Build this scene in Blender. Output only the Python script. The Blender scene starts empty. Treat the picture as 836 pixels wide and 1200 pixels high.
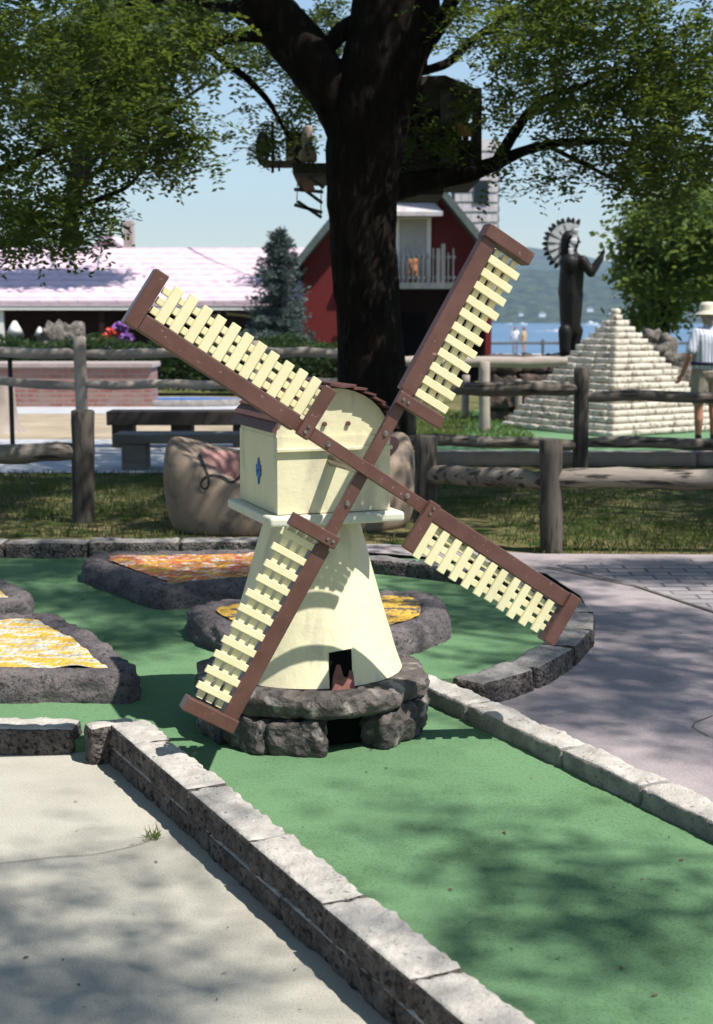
import bpy, bmesh, math, random
import numpy as np
from mathutils import Vector, noise, Matrix
R = math.radians
random.seed(7); rng = np.random.default_rng(11)
sc = bpy.context.scene
COL = sc.collection

# ------------------------------------------------------------------ survey of the place
F = 1667.0; PITCH = math.atan(230/1667); EYE = 1.62
cP, sP = math.cos(PITCH), math.sin(PITCH)
def ray(px, py):
    dx = (px-418)/F; dy = -(py-600)/F
    return Vector((dx, cP+dy*sP, -sP+dy*cP))
def G(px, py, z=0.0):
    d = ray(px, py); t = (z-EYE)/d.z
    return Vector((d.x*t, d.y*t, z))
def V(px, py, Y):
    d = ray(px, py); t = Y/d.y
    return Vector((d.x*t, Y, EYE+d.z*t))

# ------------------------------------------------------------------ object helpers
def thing(name, label, cat, loc=(0,0,0), rz=0.0, group=None):
    o = bpy.data.objects.new(name, None); COL.objects.link(o)
    o.empty_display_size = .1
    o.location = loc; o.rotation_euler = (0,0,rz)
    o['label'] = label; o['category'] = cat
    if group: o['group'] = group
    return o
def tag(o, label=None, cat=None, group=None, kind=None):
    if label: o['label'] = label
    if cat: o['category'] = cat
    if group: o['group'] = group
    if kind: o['kind'] = kind
    return o
def root_of(p):
    while p.parent: p = p.parent
    return p
class MB:
    def __init__(s): s.v=[]; s.f=[]; s.m=[]; s.s=[]
    def add(s, vs, fs, mi=0, smooth=False):
        k=len(s.v); s.v += [tuple(v) for v in vs]
        for f in fs:
            s.f.append(tuple(i+k for i in f)); s.m.append(mi); s.s.append(smooth)
        return s
    def box(s, c, size, rz=0.0, mi=0, axes=None):
        c=Vector(c); hx,hy,hz=[q/2 for q in size]
        if axes is None:
            ax=Vector((math.cos(rz),math.sin(rz),0)); ay=Vector((-math.sin(rz),math.cos(rz),0)); az=Vector((0,0,1))
        else: ax,ay,az=axes
        vs=[c+ax*hx*i+ay*hy*j+az*hz*k for i in(-1,1) for j in(-1,1) for k in(-1,1)]
        fs=[(0,1,3,2),(4,6,7,5),(0,4,5,1),(2,3,7,6),(0,2,6,4),(1,5,7,3)]
        return s.add(vs,fs,mi)
    def bar(s, a, b, w, h, up=(0,0,1), mi=0):
        a=Vector(a); b=Vector(b); ax=(b-a); L=ax.length; ax.normalize()
        up=Vector(up); ay=up.cross(ax)
        if ay.length<1e-4: ay=Vector((1,0,0)).cross(ax)
        ay.normalize(); az=ax.cross(ay)
        return s.box((a+b)/2,(L,w,h),axes=(ax,ay,az),mi=mi)
    def tube(s, pts, rad, n=10, mi=0, rough=0.0, seed=0.0, smooth=True, squash=1.0, fr=3.0):
        pts=[Vector(p) for p in pts]
        if not hasattr(rad,'__len__'): rad=[rad]*len(pts)
        vs=[];fs=[]; ref=None
        for i,p in enumerate(pts):
            t=(pts[min(i+1,len(pts)-1)]-pts[max(i-1,0)]).normalized()
            if ref is None:
                ref=Vector((0,0,1)) if abs(t.z)<.9 else Vector((1,0,0))
                ref=(ref-t*ref.dot(t)).normalized()
            else: ref=(ref-t*ref.dot(t)).normalized()
            b=t.cross(ref)
            for k in range(n):
                a=2*math.pi*k/n; d=ref*math.cos(a)*squash+b*math.sin(a)
                r=rad[i]
                if rough: r*=1+rough*noise.noise((p+d*r)*fr+Vector((seed,seed*2,0)))
                vs.append(p+d*r)
        for i in range(len(pts)-1):
            for k in range(n):
                k2=(k+1)%n; fs.append((i*n+k,i*n+k2,(i+1)*n+k2,(i+1)*n+k))
        s.add(vs,fs,mi,smooth)
        e=len(pts)-1
        s.add([vs[k] for k in range(n)],[tuple(reversed(range(n)))],mi)
        s.add([vs[e*n+k] for k in range(n)],[tuple(range(n))],mi)
        return s
    def lathe(s, c, prof, n=40, mi=0, smooth=True, a0=0, cap=True):
        c=Vector(c); vs=[];fs=[]
        for (r,z) in prof:
            for k in range(n):
                a=a0+2*math.pi*k/n; vs.append(c+Vector((r*math.cos(a),r*math.sin(a),z)))
        for i in range(len(prof)-1):
            for k in range(n):
                k2=(k+1)%n; fs.append((i*n+k,i*n+k2,(i+1)*n+k2,(i+1)*n+k))
        s.add(vs,fs,mi,smooth)
        if cap:
            e=len(prof)-1
            s.add([vs[k] for k in range(n)],[tuple(reversed(range(n)))],mi)
            s.add([vs[e*n+k] for k in range(n)],[tuple(range(n))],mi)
        return s
    def prism(s, poly, z0, z1, mi=0):
        n=len(poly); vs=[(p[0],p[1],z0) for p in poly]+[(p[0],p[1],z1) for p in poly]
        fs=[tuple(reversed(range(n))),tuple(range(n,2*n))]+[(i,(i+1)%n,n+(i+1)%n,n+i) for i in range(n)]
        return s.add(vs,fs,mi)
    def extrude(s, poly3, vec, mi=0):
        n=len(poly3); vec=Vector(vec); poly3=[Vector(p) for p in poly3]
        vs=poly3+[p+vec for p in poly3]
        fs=[tuple(reversed(range(n))),tuple(range(n,2*n))]+[(i,(i+1)%n,n+(i+1)%n,n+i) for i in range(n)]
        return s.add(vs,fs,mi)
    def stone(s, c, size, rz=0.0, res=.028, rnd=.018, amp=.008, seed=0.0, mi=0, coarse=.012, axes=None, side_mi=None):
        c=Vector(c); hx,hy,hz=[q/2 for q in size]; n=[max(2,min(34,int(round(q/res)))) for q in size]
        if axes is None:
            ax=Vector((math.cos(rz),math.sin(rz),0)); ay=Vector((-math.sin(rz),math.cos(rz),0)); az=Vector((0,0,1))
        else: ax,ay,az=axes
        idx={}; vs=[]; fs=[]; ms=[]
        r=min(rnd,hx*.9,hy*.9,hz*.9)
        def vert(i,j,k):
            if (i,j,k) in idx: return idx[(i,j,k)]
            p=Vector((-hx+2*hx*i/n[0],-hy+2*hy*j/n[1],-hz+2*hz*k/n[2]))
            q=Vector((max(-hx+r,min(hx-r,p.x)),max(-hy+r,min(hy-r,p.y)),max(-hz+r,min(hz-r,p.z))))
            d=p-q
            if d.length>1e-6:
                dn=d.normalized(); p=q+dn*r
            else: dn=Vector((0,0,1))
            w=c+ax*p.x+ay*p.y+az*p.z
            sd=Vector((seed*3.1,seed*1.7,seed))
            a=amp*noise.noise(w*28+sd)+coarse*noise.noise(w*6+sd)+amp*.6*noise.noise(w*60+sd)
            w=w+(ax*dn.x+ay*dn.y+az*dn.z)*a
            idx[(i,j,k)]=len(vs); vs.append(w); return idx[(i,j,k)]
        for (u,v,wd) in ((0,1,2),(1,2,0),(2,0,1)):
            for side in (0,n[wd]):
                for a in range(n[u]):
                    for b in range(n[v]):
                        q=[]
                        for (da,db) in ((0,0),(1,0),(1,1),(0,1)):
                            t=[0,0,0]; t[u]=a+da; t[v]=b+db; t[wd]=side; q.append(vert(*t))
                        fs.append(tuple(q) if side else tuple(reversed(q))); ms.append(wd==2)
        k0=len(s.f); s.add(vs,fs,mi,True)
        if side_mi is not None:  # kerb sides get a darker material, shade painted in
            for q,tp in enumerate(ms):
                if not tp: s.m[k0+q]=side_mi
        return s
    def build(s, name, mats, parent=None, world=True, smooth_all=None):
        me=bpy.data.meshes.new(name)
        vs=s.v
        if parent is not None and world:
            rt=root_of(parent); M=Matrix.Translation(rt.location) @ Matrix.Rotation(rt.rotation_euler.z,4,'Z'); Mi=M.inverted()
            vs=[tuple(Mi@Vector(v)) for v in vs]
        me.from_pydata(vs,[],s.f)
        if not isinstance(mats,(list,tuple)): mats=[mats]
        for m in mats: me.materials.append(m)
        me.polygons.foreach_set('material_index',s.m)
        me.polygons.foreach_set('use_smooth',[smooth_all if smooth_all is not None else x for x in s.s])
        me.update()
        o=bpy.data.objects.new(name,me); COL.objects.link(o)
        if parent is not None: o.parent=parent
        return o
def bevel(o, w=.004, seg=2):
    m=o.modifiers.new('bevel','BEVEL'); m.width=w; m.segments=seg; m.limit_method='ANGLE'; m.angle_limit=R(40); return o
def copy_tree(o, parent=None):
    c=o.copy(); COL.objects.link(c)
    if parent is not None: c.parent=parent
    for ch in list(o.children): copy_tree(ch,c)
    return c

# ------------------------------------------------------------------ materials
def newmat(name):
    m=bpy.data.materials.new(name); m.use_nodes=True; nt=m.node_tree
    return m,nt,nt.nodes,nt.links,nt.nodes['Principled BSDF']
def ramp(nodes, stops):
    r=nodes.new('ShaderNodeValToRGB'); e=r.color_ramp.elements
    while len(e)>1: e.remove(e[-1])
    e[0].position=stops[0][0]; e[0].color=(*stops[0][1],1)
    for p,c in stops[1:]:
        x=e.new(p); x.color=(*c,1)
    return r
def pm(name, c1, c2=None, scale=4.0, rough=.8, bump=0.0, bscale=40.0, stretch=(1,1,1), c3=None, s3=18.0, t3=.62, spec=.3, bdist=.02, lo=.35, hi=.65, detail=8, bstretch=None, coord='Object', metallic=0.0, pits=0.0):
    m,nt,N,L,P=newmat(name)
    P.inputs['Roughness'].default_value=rough; P.inputs['Specular IOR Level'].default_value=spec; P.inputs['Metallic'].default_value=metallic
    tc=N.new('ShaderNodeTexCoord'); mp=N.new('ShaderNodeMapping'); mp.inputs['Scale'].default_value=stretch
    L.new(tc.outputs[coord],mp.inputs['Vector'])
    col=None
    if c2 is not None:
        t=N.new('ShaderNodeTexNoise'); t.inputs['Scale'].default_value=scale; t.inputs['Detail'].default_value=detail; t.inputs['Roughness'].default_value=.6
        L.new(mp.outputs[0],t.inputs['Vector'])
        r=ramp(N,[(lo,c1),(hi,c2)]); L.new(t.outputs['Fac'],r.inputs['Fac']); col=r.outputs['Color']
        if c3 is not None:
            t3n=N.new('ShaderNodeTexNoise'); t3n.inputs['Scale'].default_value=s3; t3n.inputs['Detail'].default_value=6
            L.new(mp.outputs[0],t3n.inputs['Vector'])
            r3=ramp(N,[(t3-.04,(0,0,0)),(t3+.06,(1,1,1))]); L.new(t3n.outputs['Fac'],r3.inputs['Fac'])
            mx=N.new('ShaderNodeMix'); mx.data_type='RGBA'; mx.inputs[7].default_value=(*c3,1)
            L.new(r3.outputs['Color'],mx.inputs[0]); L.new(col,mx.inputs[6]); col=mx.outputs[2]
        L.new(col,P.inputs['Base Color'])
    else: P.inputs['Base Color'].default_value=(*c1,1)
    if bump:
        mp2=N.new('ShaderNodeMapping'); mp2.inputs['Scale'].default_value=bstretch or stretch; L.new(tc.outputs[coord],mp2.inputs['Vector'])
        b=N.new('ShaderNodeTexNoise'); b.inputs['Scale'].default_value=bscale; b.inputs['Detail'].default_value=6; b.inputs['Roughness'].default_value=.65
        L.new(mp2.outputs[0],b.inputs['Vector'])
        bn=N.new('ShaderNodeBump'); bn.inputs['Strength'].default_value=bump; bn.inputs['Distance'].default_value=bdist
        L.new(b.outputs['Fac'],bn.inputs['Height']); L.new(bn.outputs[0],P.inputs['Normal'])
        if pits:
            v=N.new('ShaderNodeTexVoronoi'); v.inputs['Scale'].default_value=pits; L.new(mp2.outputs[0],v.inputs['Vector'])
            b2=N.new('ShaderNodeBump'); b2.inputs['Strength'].default_value=bump*.8; b2.inputs['Distance'].default_value=bdist
            L.new(v.outputs['Distance'],b2.inputs['Height']); L.new(bn.outputs[0],b2.inputs['Normal']); L.new(b2.outputs[0],P.inputs['Normal'])
    return m
def leafmat(name, a, b, trans, scale=1.2):
    m=bpy.data.materials.new(name); m.use_nodes=True; nt=m.node_tree; N=nt.nodes; L=nt.links; N.clear()
    out=N.new('ShaderNodeOutputMaterial'); d=N.new('ShaderNodeBsdfPrincipled'); d.inputs['Roughness'].default_value=.55; d.inputs['Specular IOR Level'].default_value=.25
    t=N.new('ShaderNodeBsdfTranslucent'); t.inputs['Color'].default_value=(*trans,1)
    tc=N.new('ShaderNodeTexCoord'); n=N.new('ShaderNodeTexNoise'); n.inputs['Scale'].default_value=scale; n.inputs['Detail'].default_value=5
    L.new(tc.outputs['Object'],n.inputs['Vector']); r=ramp(N,[(.35,a),(.68,b)]); L.new(n.outputs['Fac'],r.inputs['Fac']); L.new(r.outputs['Color'],d.inputs['Base Color'])
    mx=N.new('ShaderNodeMixShader'); mx.inputs[0].default_value=.38
    L.new(d.outputs[0],mx.inputs[1]); L.new(t.outputs[0],mx.inputs[2]); L.new(mx.outputs[0],out.inputs['Surface'])
    return m

m_cream = pm('cream_paint',(.74,.69,.47),(.69,.635,.42),scale=6,rough=.55,bump=.45,bscale=16,bdist=.008,c3=(.58,.53,.385),s3=8,t3=.59,stretch=(1.6,1.6,.45),bstretch=(1,1,1),lo=.3,hi=.7)
m_slat  = pm('pale_yellow_paint',(.76,.70,.45),(.72,.655,.39),scale=9,rough=.5,bump=.2,bscale=60,bdist=.003)
m_brown = pm('brown_gloss_paint',(.092,.040,.032),(.125,.058,.046),scale=12,rough=.36,bump=.3,bscale=50,bdist=.003,c3=(.30,.20,.17),s3=55,t3=.70,spec=.5)
m_roofsh= pm('brown_shingles',(.085,.035,.032),(.13,.058,.052),scale=25,rough=.6,bump=.4,bscale=60,bdist=.004)
m_ledge = pm('white_ledge_paint',(.66,.645,.53),(.58,.57,.47),scale=12,rough=.5)
m_steel = pm('bolt_steel',(.40,.37,.35),(.2,.15,.12),scale=90,rough=.38,metallic=.9)
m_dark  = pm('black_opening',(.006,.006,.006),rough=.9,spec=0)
m_blue  = pm('delft_blue_paint',(.03,.13,.42),(.06,.2,.5),scale=60,rough=.5)
m_redbrd= pm('dull_red_board',(.22,.09,.075),(.15,.06,.05),scale=30,rough=.7)
m_base  = pm('brown_fieldstone',(.155,.132,.12),(.045,.04,.04),scale=7,rough=.75,bump=.9,bscale=24,bdist=.03,c3=(.33,.30,.275),s3=11,t3=.6,pits=22)
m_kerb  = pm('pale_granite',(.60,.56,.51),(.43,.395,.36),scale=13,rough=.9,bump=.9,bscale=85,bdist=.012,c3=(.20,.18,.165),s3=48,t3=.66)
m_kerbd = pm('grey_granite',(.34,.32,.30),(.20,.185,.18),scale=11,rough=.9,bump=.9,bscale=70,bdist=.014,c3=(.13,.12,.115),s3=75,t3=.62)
m_kface = pm('shade_darkened_granite_face',(.20,.175,.16),(.085,.074,.07),scale=15,rough=.95,bump=1.0,bscale=60,bdist=.02,c3=(.035,.03,.03),s3=45,t3=.57,pits=60)  # rough kerb sides, with their shade put into the colour
m_bed   = pm('rough_purple_grey_stone',(.21,.18,.18),(.10,.088,.094),scale=9,rough=.95,bump=1.0,bscale=55,bdist=.02,c3=(.055,.048,.052),s3=60,t3=.60)
m_green = pm('green_carpet',(.148,.266,.140),(.122,.222,.117),scale=2.2,rough=.95,bump=.35,bscale=420,bdist=.004,c3=(.096,.19,.095),s3=160,t3=.55,spec=.05)
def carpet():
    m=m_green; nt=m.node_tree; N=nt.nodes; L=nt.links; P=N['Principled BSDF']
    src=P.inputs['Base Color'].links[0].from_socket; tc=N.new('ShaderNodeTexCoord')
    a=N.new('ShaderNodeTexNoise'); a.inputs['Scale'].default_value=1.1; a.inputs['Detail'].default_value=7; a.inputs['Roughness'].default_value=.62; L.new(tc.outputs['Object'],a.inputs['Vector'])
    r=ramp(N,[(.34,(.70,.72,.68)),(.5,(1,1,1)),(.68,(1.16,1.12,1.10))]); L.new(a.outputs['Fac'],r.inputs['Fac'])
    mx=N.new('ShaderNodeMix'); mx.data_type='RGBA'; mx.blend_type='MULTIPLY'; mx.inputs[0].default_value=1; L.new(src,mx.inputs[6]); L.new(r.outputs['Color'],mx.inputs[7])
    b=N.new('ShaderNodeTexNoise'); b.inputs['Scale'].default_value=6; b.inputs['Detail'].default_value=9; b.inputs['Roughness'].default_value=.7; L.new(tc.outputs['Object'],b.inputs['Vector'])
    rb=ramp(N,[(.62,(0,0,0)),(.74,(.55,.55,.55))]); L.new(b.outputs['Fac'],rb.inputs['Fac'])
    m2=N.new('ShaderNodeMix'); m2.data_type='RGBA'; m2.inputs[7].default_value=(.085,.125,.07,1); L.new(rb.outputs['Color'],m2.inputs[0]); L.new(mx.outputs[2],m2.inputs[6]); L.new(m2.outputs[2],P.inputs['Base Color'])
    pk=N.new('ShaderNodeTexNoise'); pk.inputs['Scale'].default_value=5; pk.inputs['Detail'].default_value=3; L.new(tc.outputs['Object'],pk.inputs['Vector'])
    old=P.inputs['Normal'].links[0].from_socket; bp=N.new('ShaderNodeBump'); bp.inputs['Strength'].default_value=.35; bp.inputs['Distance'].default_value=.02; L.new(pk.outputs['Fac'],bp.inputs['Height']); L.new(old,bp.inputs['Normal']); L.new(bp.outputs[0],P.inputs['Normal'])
carpet()
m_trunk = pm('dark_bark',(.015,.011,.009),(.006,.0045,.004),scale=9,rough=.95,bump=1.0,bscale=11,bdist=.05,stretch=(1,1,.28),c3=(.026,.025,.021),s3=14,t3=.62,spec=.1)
m_postw = pm('weathered_post',(.115,.098,.085),(.055,.047,.041),scale=7,rough=.9,bump=.7,bscale=26,bdist=.012,stretch=(1,1,.15),c3=(.035,.03,.027),s3=30,t3=.57)
m_railw = pm('weathered_rail',(.29,.25,.215),(.13,.11,.095),scale=7,rough=.9,bump=.7,bscale=26,bdist=.012,stretch=(.15,1,1),c3=(.04,.034,.03),s3=26,t3=.56)
m_pale  = pm('silvered_log',(.40,.345,.30),(.26,.22,.19),scale=6,rough=.9,bump=.5,bscale=30,bdist=.01,stretch=(.3,1,.3))
m_grass = pm('lawn_soil',(.085,.10,.035),(.20,.165,.085),scale=.9,rough=1,bump=.6,bscale=40,bdist=.03,c3=(.05,.075,.02),s3=2.5,t3=.55,spec=.05)
m_clog  = pm('sandy_concrete',(.34,.26,.20),(.24,.18,.14),scale=3,c3=(.14,.115,.10),s3=6,t3=.60,rough=.85,bump=.3,bscale=60,bdist=.006)
m_clogin= pm('faded_pink_paint',(.46,.24,.22),(.30,.17,.15),scale=5,rough=.85)
m_iron  = pm('black_iron',(.012,.012,.013),rough=.5)
m_pyr   = pm('pyramid_limestone',(.64,.59,.50),(.46,.415,.35),scale=6,rough=.9,bump=.5,bscale=40,bdist=.015,c3=(.26,.225,.19),s3=12,t3=.60)
m_pinkw = pm('pinkish_concrete_wall',(.40,.34,.31),(.31,.26,.24),scale=5,rough=.9,bump=.4,bscale=50,bdist=.01)
m_rock  = pm('rough_brown_rock',(.15,.11,.09),(.06,.046,.04),scale=4,rough=.95,bump=.9,bscale=12,bdist=.06)
m_rockg = pm('mottled_grey_rock',(.26,.23,.20),(.045,.04,.036),scale=9,rough=.95,bump=.9,bscale=12,bdist=.06)
m_statue= pm('blackened_bronze',(.006,.005,.005),(.010,.008,.007),scale=6,rough=.55,spec=.25)
m_feath = pm('weathered_grey_feathers',(.56,.56,.57),(.42,.42,.44),scale=20,rough=.8)
m_ftip  = pm('black_feather_tip',(.015,.014,.014),rough=.7)
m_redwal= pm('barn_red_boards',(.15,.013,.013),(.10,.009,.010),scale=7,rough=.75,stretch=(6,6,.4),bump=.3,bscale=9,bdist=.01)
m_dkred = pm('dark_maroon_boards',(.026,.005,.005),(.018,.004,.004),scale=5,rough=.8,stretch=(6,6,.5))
m_fasc  = pm('grey_green_fascia',(.10,.125,.12),(.07,.09,.085),scale=6,rough=.7)
m_white = pm('white_paint',(.78,.76,.72),(.70,.68,.65),scale=6,rough=.6)
m_door  = pm('pale_grey_door',(.42,.41,.38),(.36,.35,.33),scale=4,rough=.6)
m_grwood= pm('grey_painted_wood',(.13,.14,.145),(.08,.09,.095),scale=9,rough=.8,stretch=(1,1,.3))
m_dkwood= pm('dark_tree_house_boards',(.075,.062,.052),(.035,.029,.025),scale=8,rough=.9,stretch=(1,1,.25),bump=.5,bscale=14,bdist=.01)
m_bench = pm('dark_timber',(.04,.033,.028),(.022,.018,.016),scale=8,rough=.8,stretch=(.2,1,1))
m_benchs= pm('grey_bench_plank',(.21,.19,.175),(.12,.11,.10),scale=8,rough=.9,stretch=(.2,1,1),bump=.4,bscale=20,bdist=.006)
m_sand  = pm('sandy_ground',(.42,.34,.24),(.27,.22,.15),scale=1.2,rough=1,bump=.4,bscale=14,bdist=.03)
m_path  = pm('blue_grey_concrete',(.46,.46,.47),(.38,.38,.39),scale=2,rough=.9,bump=.2,bscale=60,bdist=.004)
m_water = pm('lake_water',(.045,.115,.22),(.07,.15,.27),scale=.02,rough=.28,bump=.6,bscale=.4,bdist=.3,bstretch=(.4,1,1),spec=.35,coord='Object')
m_pool  = pm('blue_painted_basin',(.03,.13,.48),(.05,.19,.55),scale=3,rough=.25)
m_forest= pm('far_forest',(.008,.018,.014),(.075,.10,.05),scale=.055,rough=1,spec=0,bump=1.0,bscale=.05,bdist=18,lo=.38,hi=.62)
m_skin  = pm('tanned_skin',(.42,.21,.13),(.38,.18,.11),scale=14,rough=.55)
m_hat   = pm('cream_cotton_hat',(.72,.66,.54),(.64,.58,.47),scale=20,rough=.9)
m_short = pm('khaki_cotton',(.36,.31,.25),(.29,.25,.20),scale=6,rough=.9,bump=.4,bscale=9,bdist=.02)
m_belt  = pm('navy_belt',(.015,.02,.05),rough=.6)
m_black = pm('black_leather',(.012,.012,.012),rough=.5)
m_hair  = pm('grey_hair',(.30,.27,.24),rough=.8)
m_hairr = pm('auburn_hair',(.26,.09,.05),rough=.8)
m_wshirt= pm('white_cotton',(.72,.72,.74),rough=.9)
m_bshort= pm('pale_blue_cotton',(.40,.46,.58),rough=.9)
m_tan   = pm('tan_cotton',(.42,.28,.15),rough=.9)
m_hull  = pm('white_fibreglass',(.80,.80,.80),rough=.3)
m_glass = pm('tinted_glass',(.02,.03,.04),rough=.1,spec=.5)
m_shake = pm('pale_shakes',(.56,.52,.53),(.40,.37,.38),scale=4,rough=.9,bump=.5,bscale=12,bdist=.02,stretch=(1,1,.6))
m_red   = pm('coral_red_paint',(.62,.08,.06),rough=.5)
m_purple= pm('purple_petals',(.26,.12,.38),rough=.7)

def stripes(name):
    m,nt,N,L,P=newmat(name); P.inputs['Roughness'].default_value=.9
    tc=N.new('ShaderNodeTexCoord'); w=N.new('ShaderNodeTexWave'); w.wave_type='BANDS'; w.bands_direction='X'; w.inputs['Scale'].default_value=7; w.inputs['Distortion'].default_value=.8
    L.new(tc.outputs['Object'],w.inputs['Vector']); r=ramp(N,[(.35,(.62,.64,.69)),(.68,(.34,.38,.50))]); L.new(w.outputs['Fac'],r.inputs['Fac']); L.new(r.outputs['Color'],P.inputs['Base Color'])
    return m
m_shirt=stripes('blue_white_striped_cotton')
def courses(name, c1, c2, c3, cm, bw, rh, mortar=.012, rough=.85, axis='XZ', bump=.6, sq=1.0):
    m,nt,N,L,P=newmat(name); P.inputs['Roughness'].default_value=rough; P.inputs['Specular IOR Level'].default_value=.2
    tc=N.new('ShaderNodeTexCoord'); sp=N.new('ShaderNodeSeparateXYZ'); cb=N.new('ShaderNodeCombineXYZ')
    L.new(tc.outputs['Object'],sp.inputs[0])
    if axis=='XZ':
        ad=N.new('ShaderNodeMath'); ad.operation='ADD'; L.new(sp.outputs[0],ad.inputs[0]); L.new(sp.outputs[1],ad.inputs[1]); L.new(ad.outputs[0],cb.inputs[0]); L.new(sp.outputs[2],cb.inputs[1])
    else: L.new(sp.outputs[0],cb.inputs[0]); L.new(sp.outputs[1],cb.inputs[1])
    b=N.new('ShaderNodeTexBrick'); b.inputs['Scale'].default_value=1; b.inputs['Brick Width'].default_value=bw; b.inputs['Row Height'].default_value=rh; b.inputs['Mortar Size'].default_value=mortar
    b.inputs['Color1'].default_value=(*c1,1); b.inputs['Color2'].default_value=(*c2,1); b.inputs['Mortar'].default_value=(*cm,1); b.inputs['Mortar Smooth'].default_value=.3
    L.new(cb.outputs[0],b.inputs['Vector'])
    n=N.new('ShaderNodeTexNoise'); n.inputs['Scale'].default_value=3.5; n.inputs['Detail'].default_value=8; L.new(tc.outputs['Object'],n.inputs['Vector'])
    r=ramp(N,[(.45,(0,0,0)),(.7,(1,1,1))]); L.new(n.outputs['Fac'],r.inputs['Fac'])
    mx=N.new('ShaderNodeMix'); mx.data_type='RGBA'; mx.inputs[7].default_value=(*c3,1); L.new(r.outputs['Color'],mx.inputs[0]); L.new(b.outputs['Color'],mx.inputs[6]); L.new(mx.outputs[2],P.inputs['Base Color'])
    bn=N.new('ShaderNodeBump'); bn.invert=True; bn.inputs['Strength'].default_value=bump; bn.inputs['Distance'].default_value=.015; L.new(b.outputs['Fac'],bn.inputs['Height']); L.new(bn.outputs[0],P.inputs['Normal'])
    return m
m_brick=courses('painted_brick',(.25,.10,.085),(.32,.17,.14),(.27,.20,.18),(.28,.24,.22),.26,.085)
m_pinkroof=courses('pale_pink_shingles',(.60,.45,.51),(.68,.53,.59),(.64,.49,.55),(.36,.28,.33),.5,.16,mortar=.016,bump=.9)
m_paver=courses('grey_pavers',(.33,.30,.31),(.26,.235,.245),(.29,.26,.27),(.10,.09,.09),.24,.12,axis='XY',mortar=.010)
def concrete(name, base, dark, stain, crack=None):
    m,nt,N,L,P=newmat(name); P.inputs['Roughness'].default_value=.92; P.inputs['Specular IOR Level'].default_value=.15
    tc=N.new('ShaderNodeTexCoord')
    def nz(s,d=8,ro=.6):
        n=N.new('ShaderNodeTexNoise'); n.inputs['Scale'].default_value=s; n.inputs['Detail'].default_value=d; n.inputs['Roughness'].default_value=ro; L.new(tc.outputs['Object'],n.inputs['Vector']); return n
    a=nz(2.2); r=ramp(N,[(.35,dark),(.62,base)]); L.new(a.outputs['Fac'],r.inputs['Fac']); col=r.outputs['Color']
    b=nz(170,3,.7); rb=ramp(N,[(.36,(.72,.70,.68)),(.6,(1.06,1.06,1.05))]); L.new(b.outputs['Fac'],rb.inputs['Fac'])
    mx=N.new('ShaderNodeMix'); mx.data_type='RGBA'; mx.blend_type='MULTIPLY'; mx.inputs[0].default_value=.75; L.new(col,mx.inputs[6]); L.new(rb.outputs['Color'],mx.inputs[7]); col=mx.outputs[2]
    s=nz(5.5,10,.7); rs=ramp(N,[(.6,(0,0,0)),(.78,(1,1,1))]); L.new(s.outputs['Fac'],rs.inputs['Fac'])
    m2=N.new('ShaderNodeMix'); m2.data_type='RGBA'; m2.inputs[7].default_value=(*stain,1); L.new(rs.outputs['Color'],m2.inputs[0]); L.new(col,m2.inputs[6]); col=m2.outputs[2]
    L.new(col,P.inputs['Base Color'])
    bn=N.new('ShaderNodeBump'); bn.inputs['Strength'].default_value=.5; bn.inputs['Distance'].default_value=.004; L.new(b.outputs['Fac'],bn.inputs['Height']); L.new(bn.outputs[0],P.inputs['Normal'])
    return m
m_conc=concrete('cream_concrete',(.47,.45,.39),(.39,.37,.325),(.28,.265,.235))
m_concr=concrete('pinkish_grey_concrete',(.385,.335,.345),(.31,.27,.285),(.25,.22,.235))
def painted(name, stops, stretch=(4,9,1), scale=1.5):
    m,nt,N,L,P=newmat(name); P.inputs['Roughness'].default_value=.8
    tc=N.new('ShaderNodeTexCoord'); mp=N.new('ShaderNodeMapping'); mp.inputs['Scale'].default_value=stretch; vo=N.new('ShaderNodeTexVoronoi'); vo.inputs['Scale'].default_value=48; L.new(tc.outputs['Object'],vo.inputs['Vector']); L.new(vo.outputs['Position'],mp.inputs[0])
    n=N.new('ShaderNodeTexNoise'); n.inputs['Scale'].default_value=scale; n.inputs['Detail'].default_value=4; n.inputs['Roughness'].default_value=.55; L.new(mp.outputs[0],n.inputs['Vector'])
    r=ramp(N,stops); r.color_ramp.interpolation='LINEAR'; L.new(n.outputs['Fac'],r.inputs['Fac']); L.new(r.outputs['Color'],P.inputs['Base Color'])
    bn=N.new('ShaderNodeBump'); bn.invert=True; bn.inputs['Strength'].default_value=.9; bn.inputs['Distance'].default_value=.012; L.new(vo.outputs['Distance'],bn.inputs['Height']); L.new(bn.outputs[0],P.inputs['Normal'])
    return m
Y_=(.62,.38,.045); W_=(.66,.63,.55); G_=(.34,.33,.30); O_=(.52,.20,.04); RD=(.45,.07,.05)
m_pt1=painted('yellow_white_painted_field',[(.30,(.4,.24,.05)),(.40,Y_),(.47,Y_),(.51,(.56,.50,.36)),(.56,(.60,.57,.49)),(.60,G_),(.65,Y_),(.72,(.45,.27,.05))])
m_pt2=painted('orange_red_painted_field',[(.30,(.2,.16,.1)),(.40,Y_),(.46,O_),(.52,RD),(.56,W_),(.60,O_),(.70,Y_)])
m_pt3=painted('yellow_painted_field',[(.36,(.10,.085,.07)),(.45,(.14,.11,.08)),(.48,Y_),(.58,(.55,.32,.05)),(.62,(.2,.15,.08)),(.7,Y_)])

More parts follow.
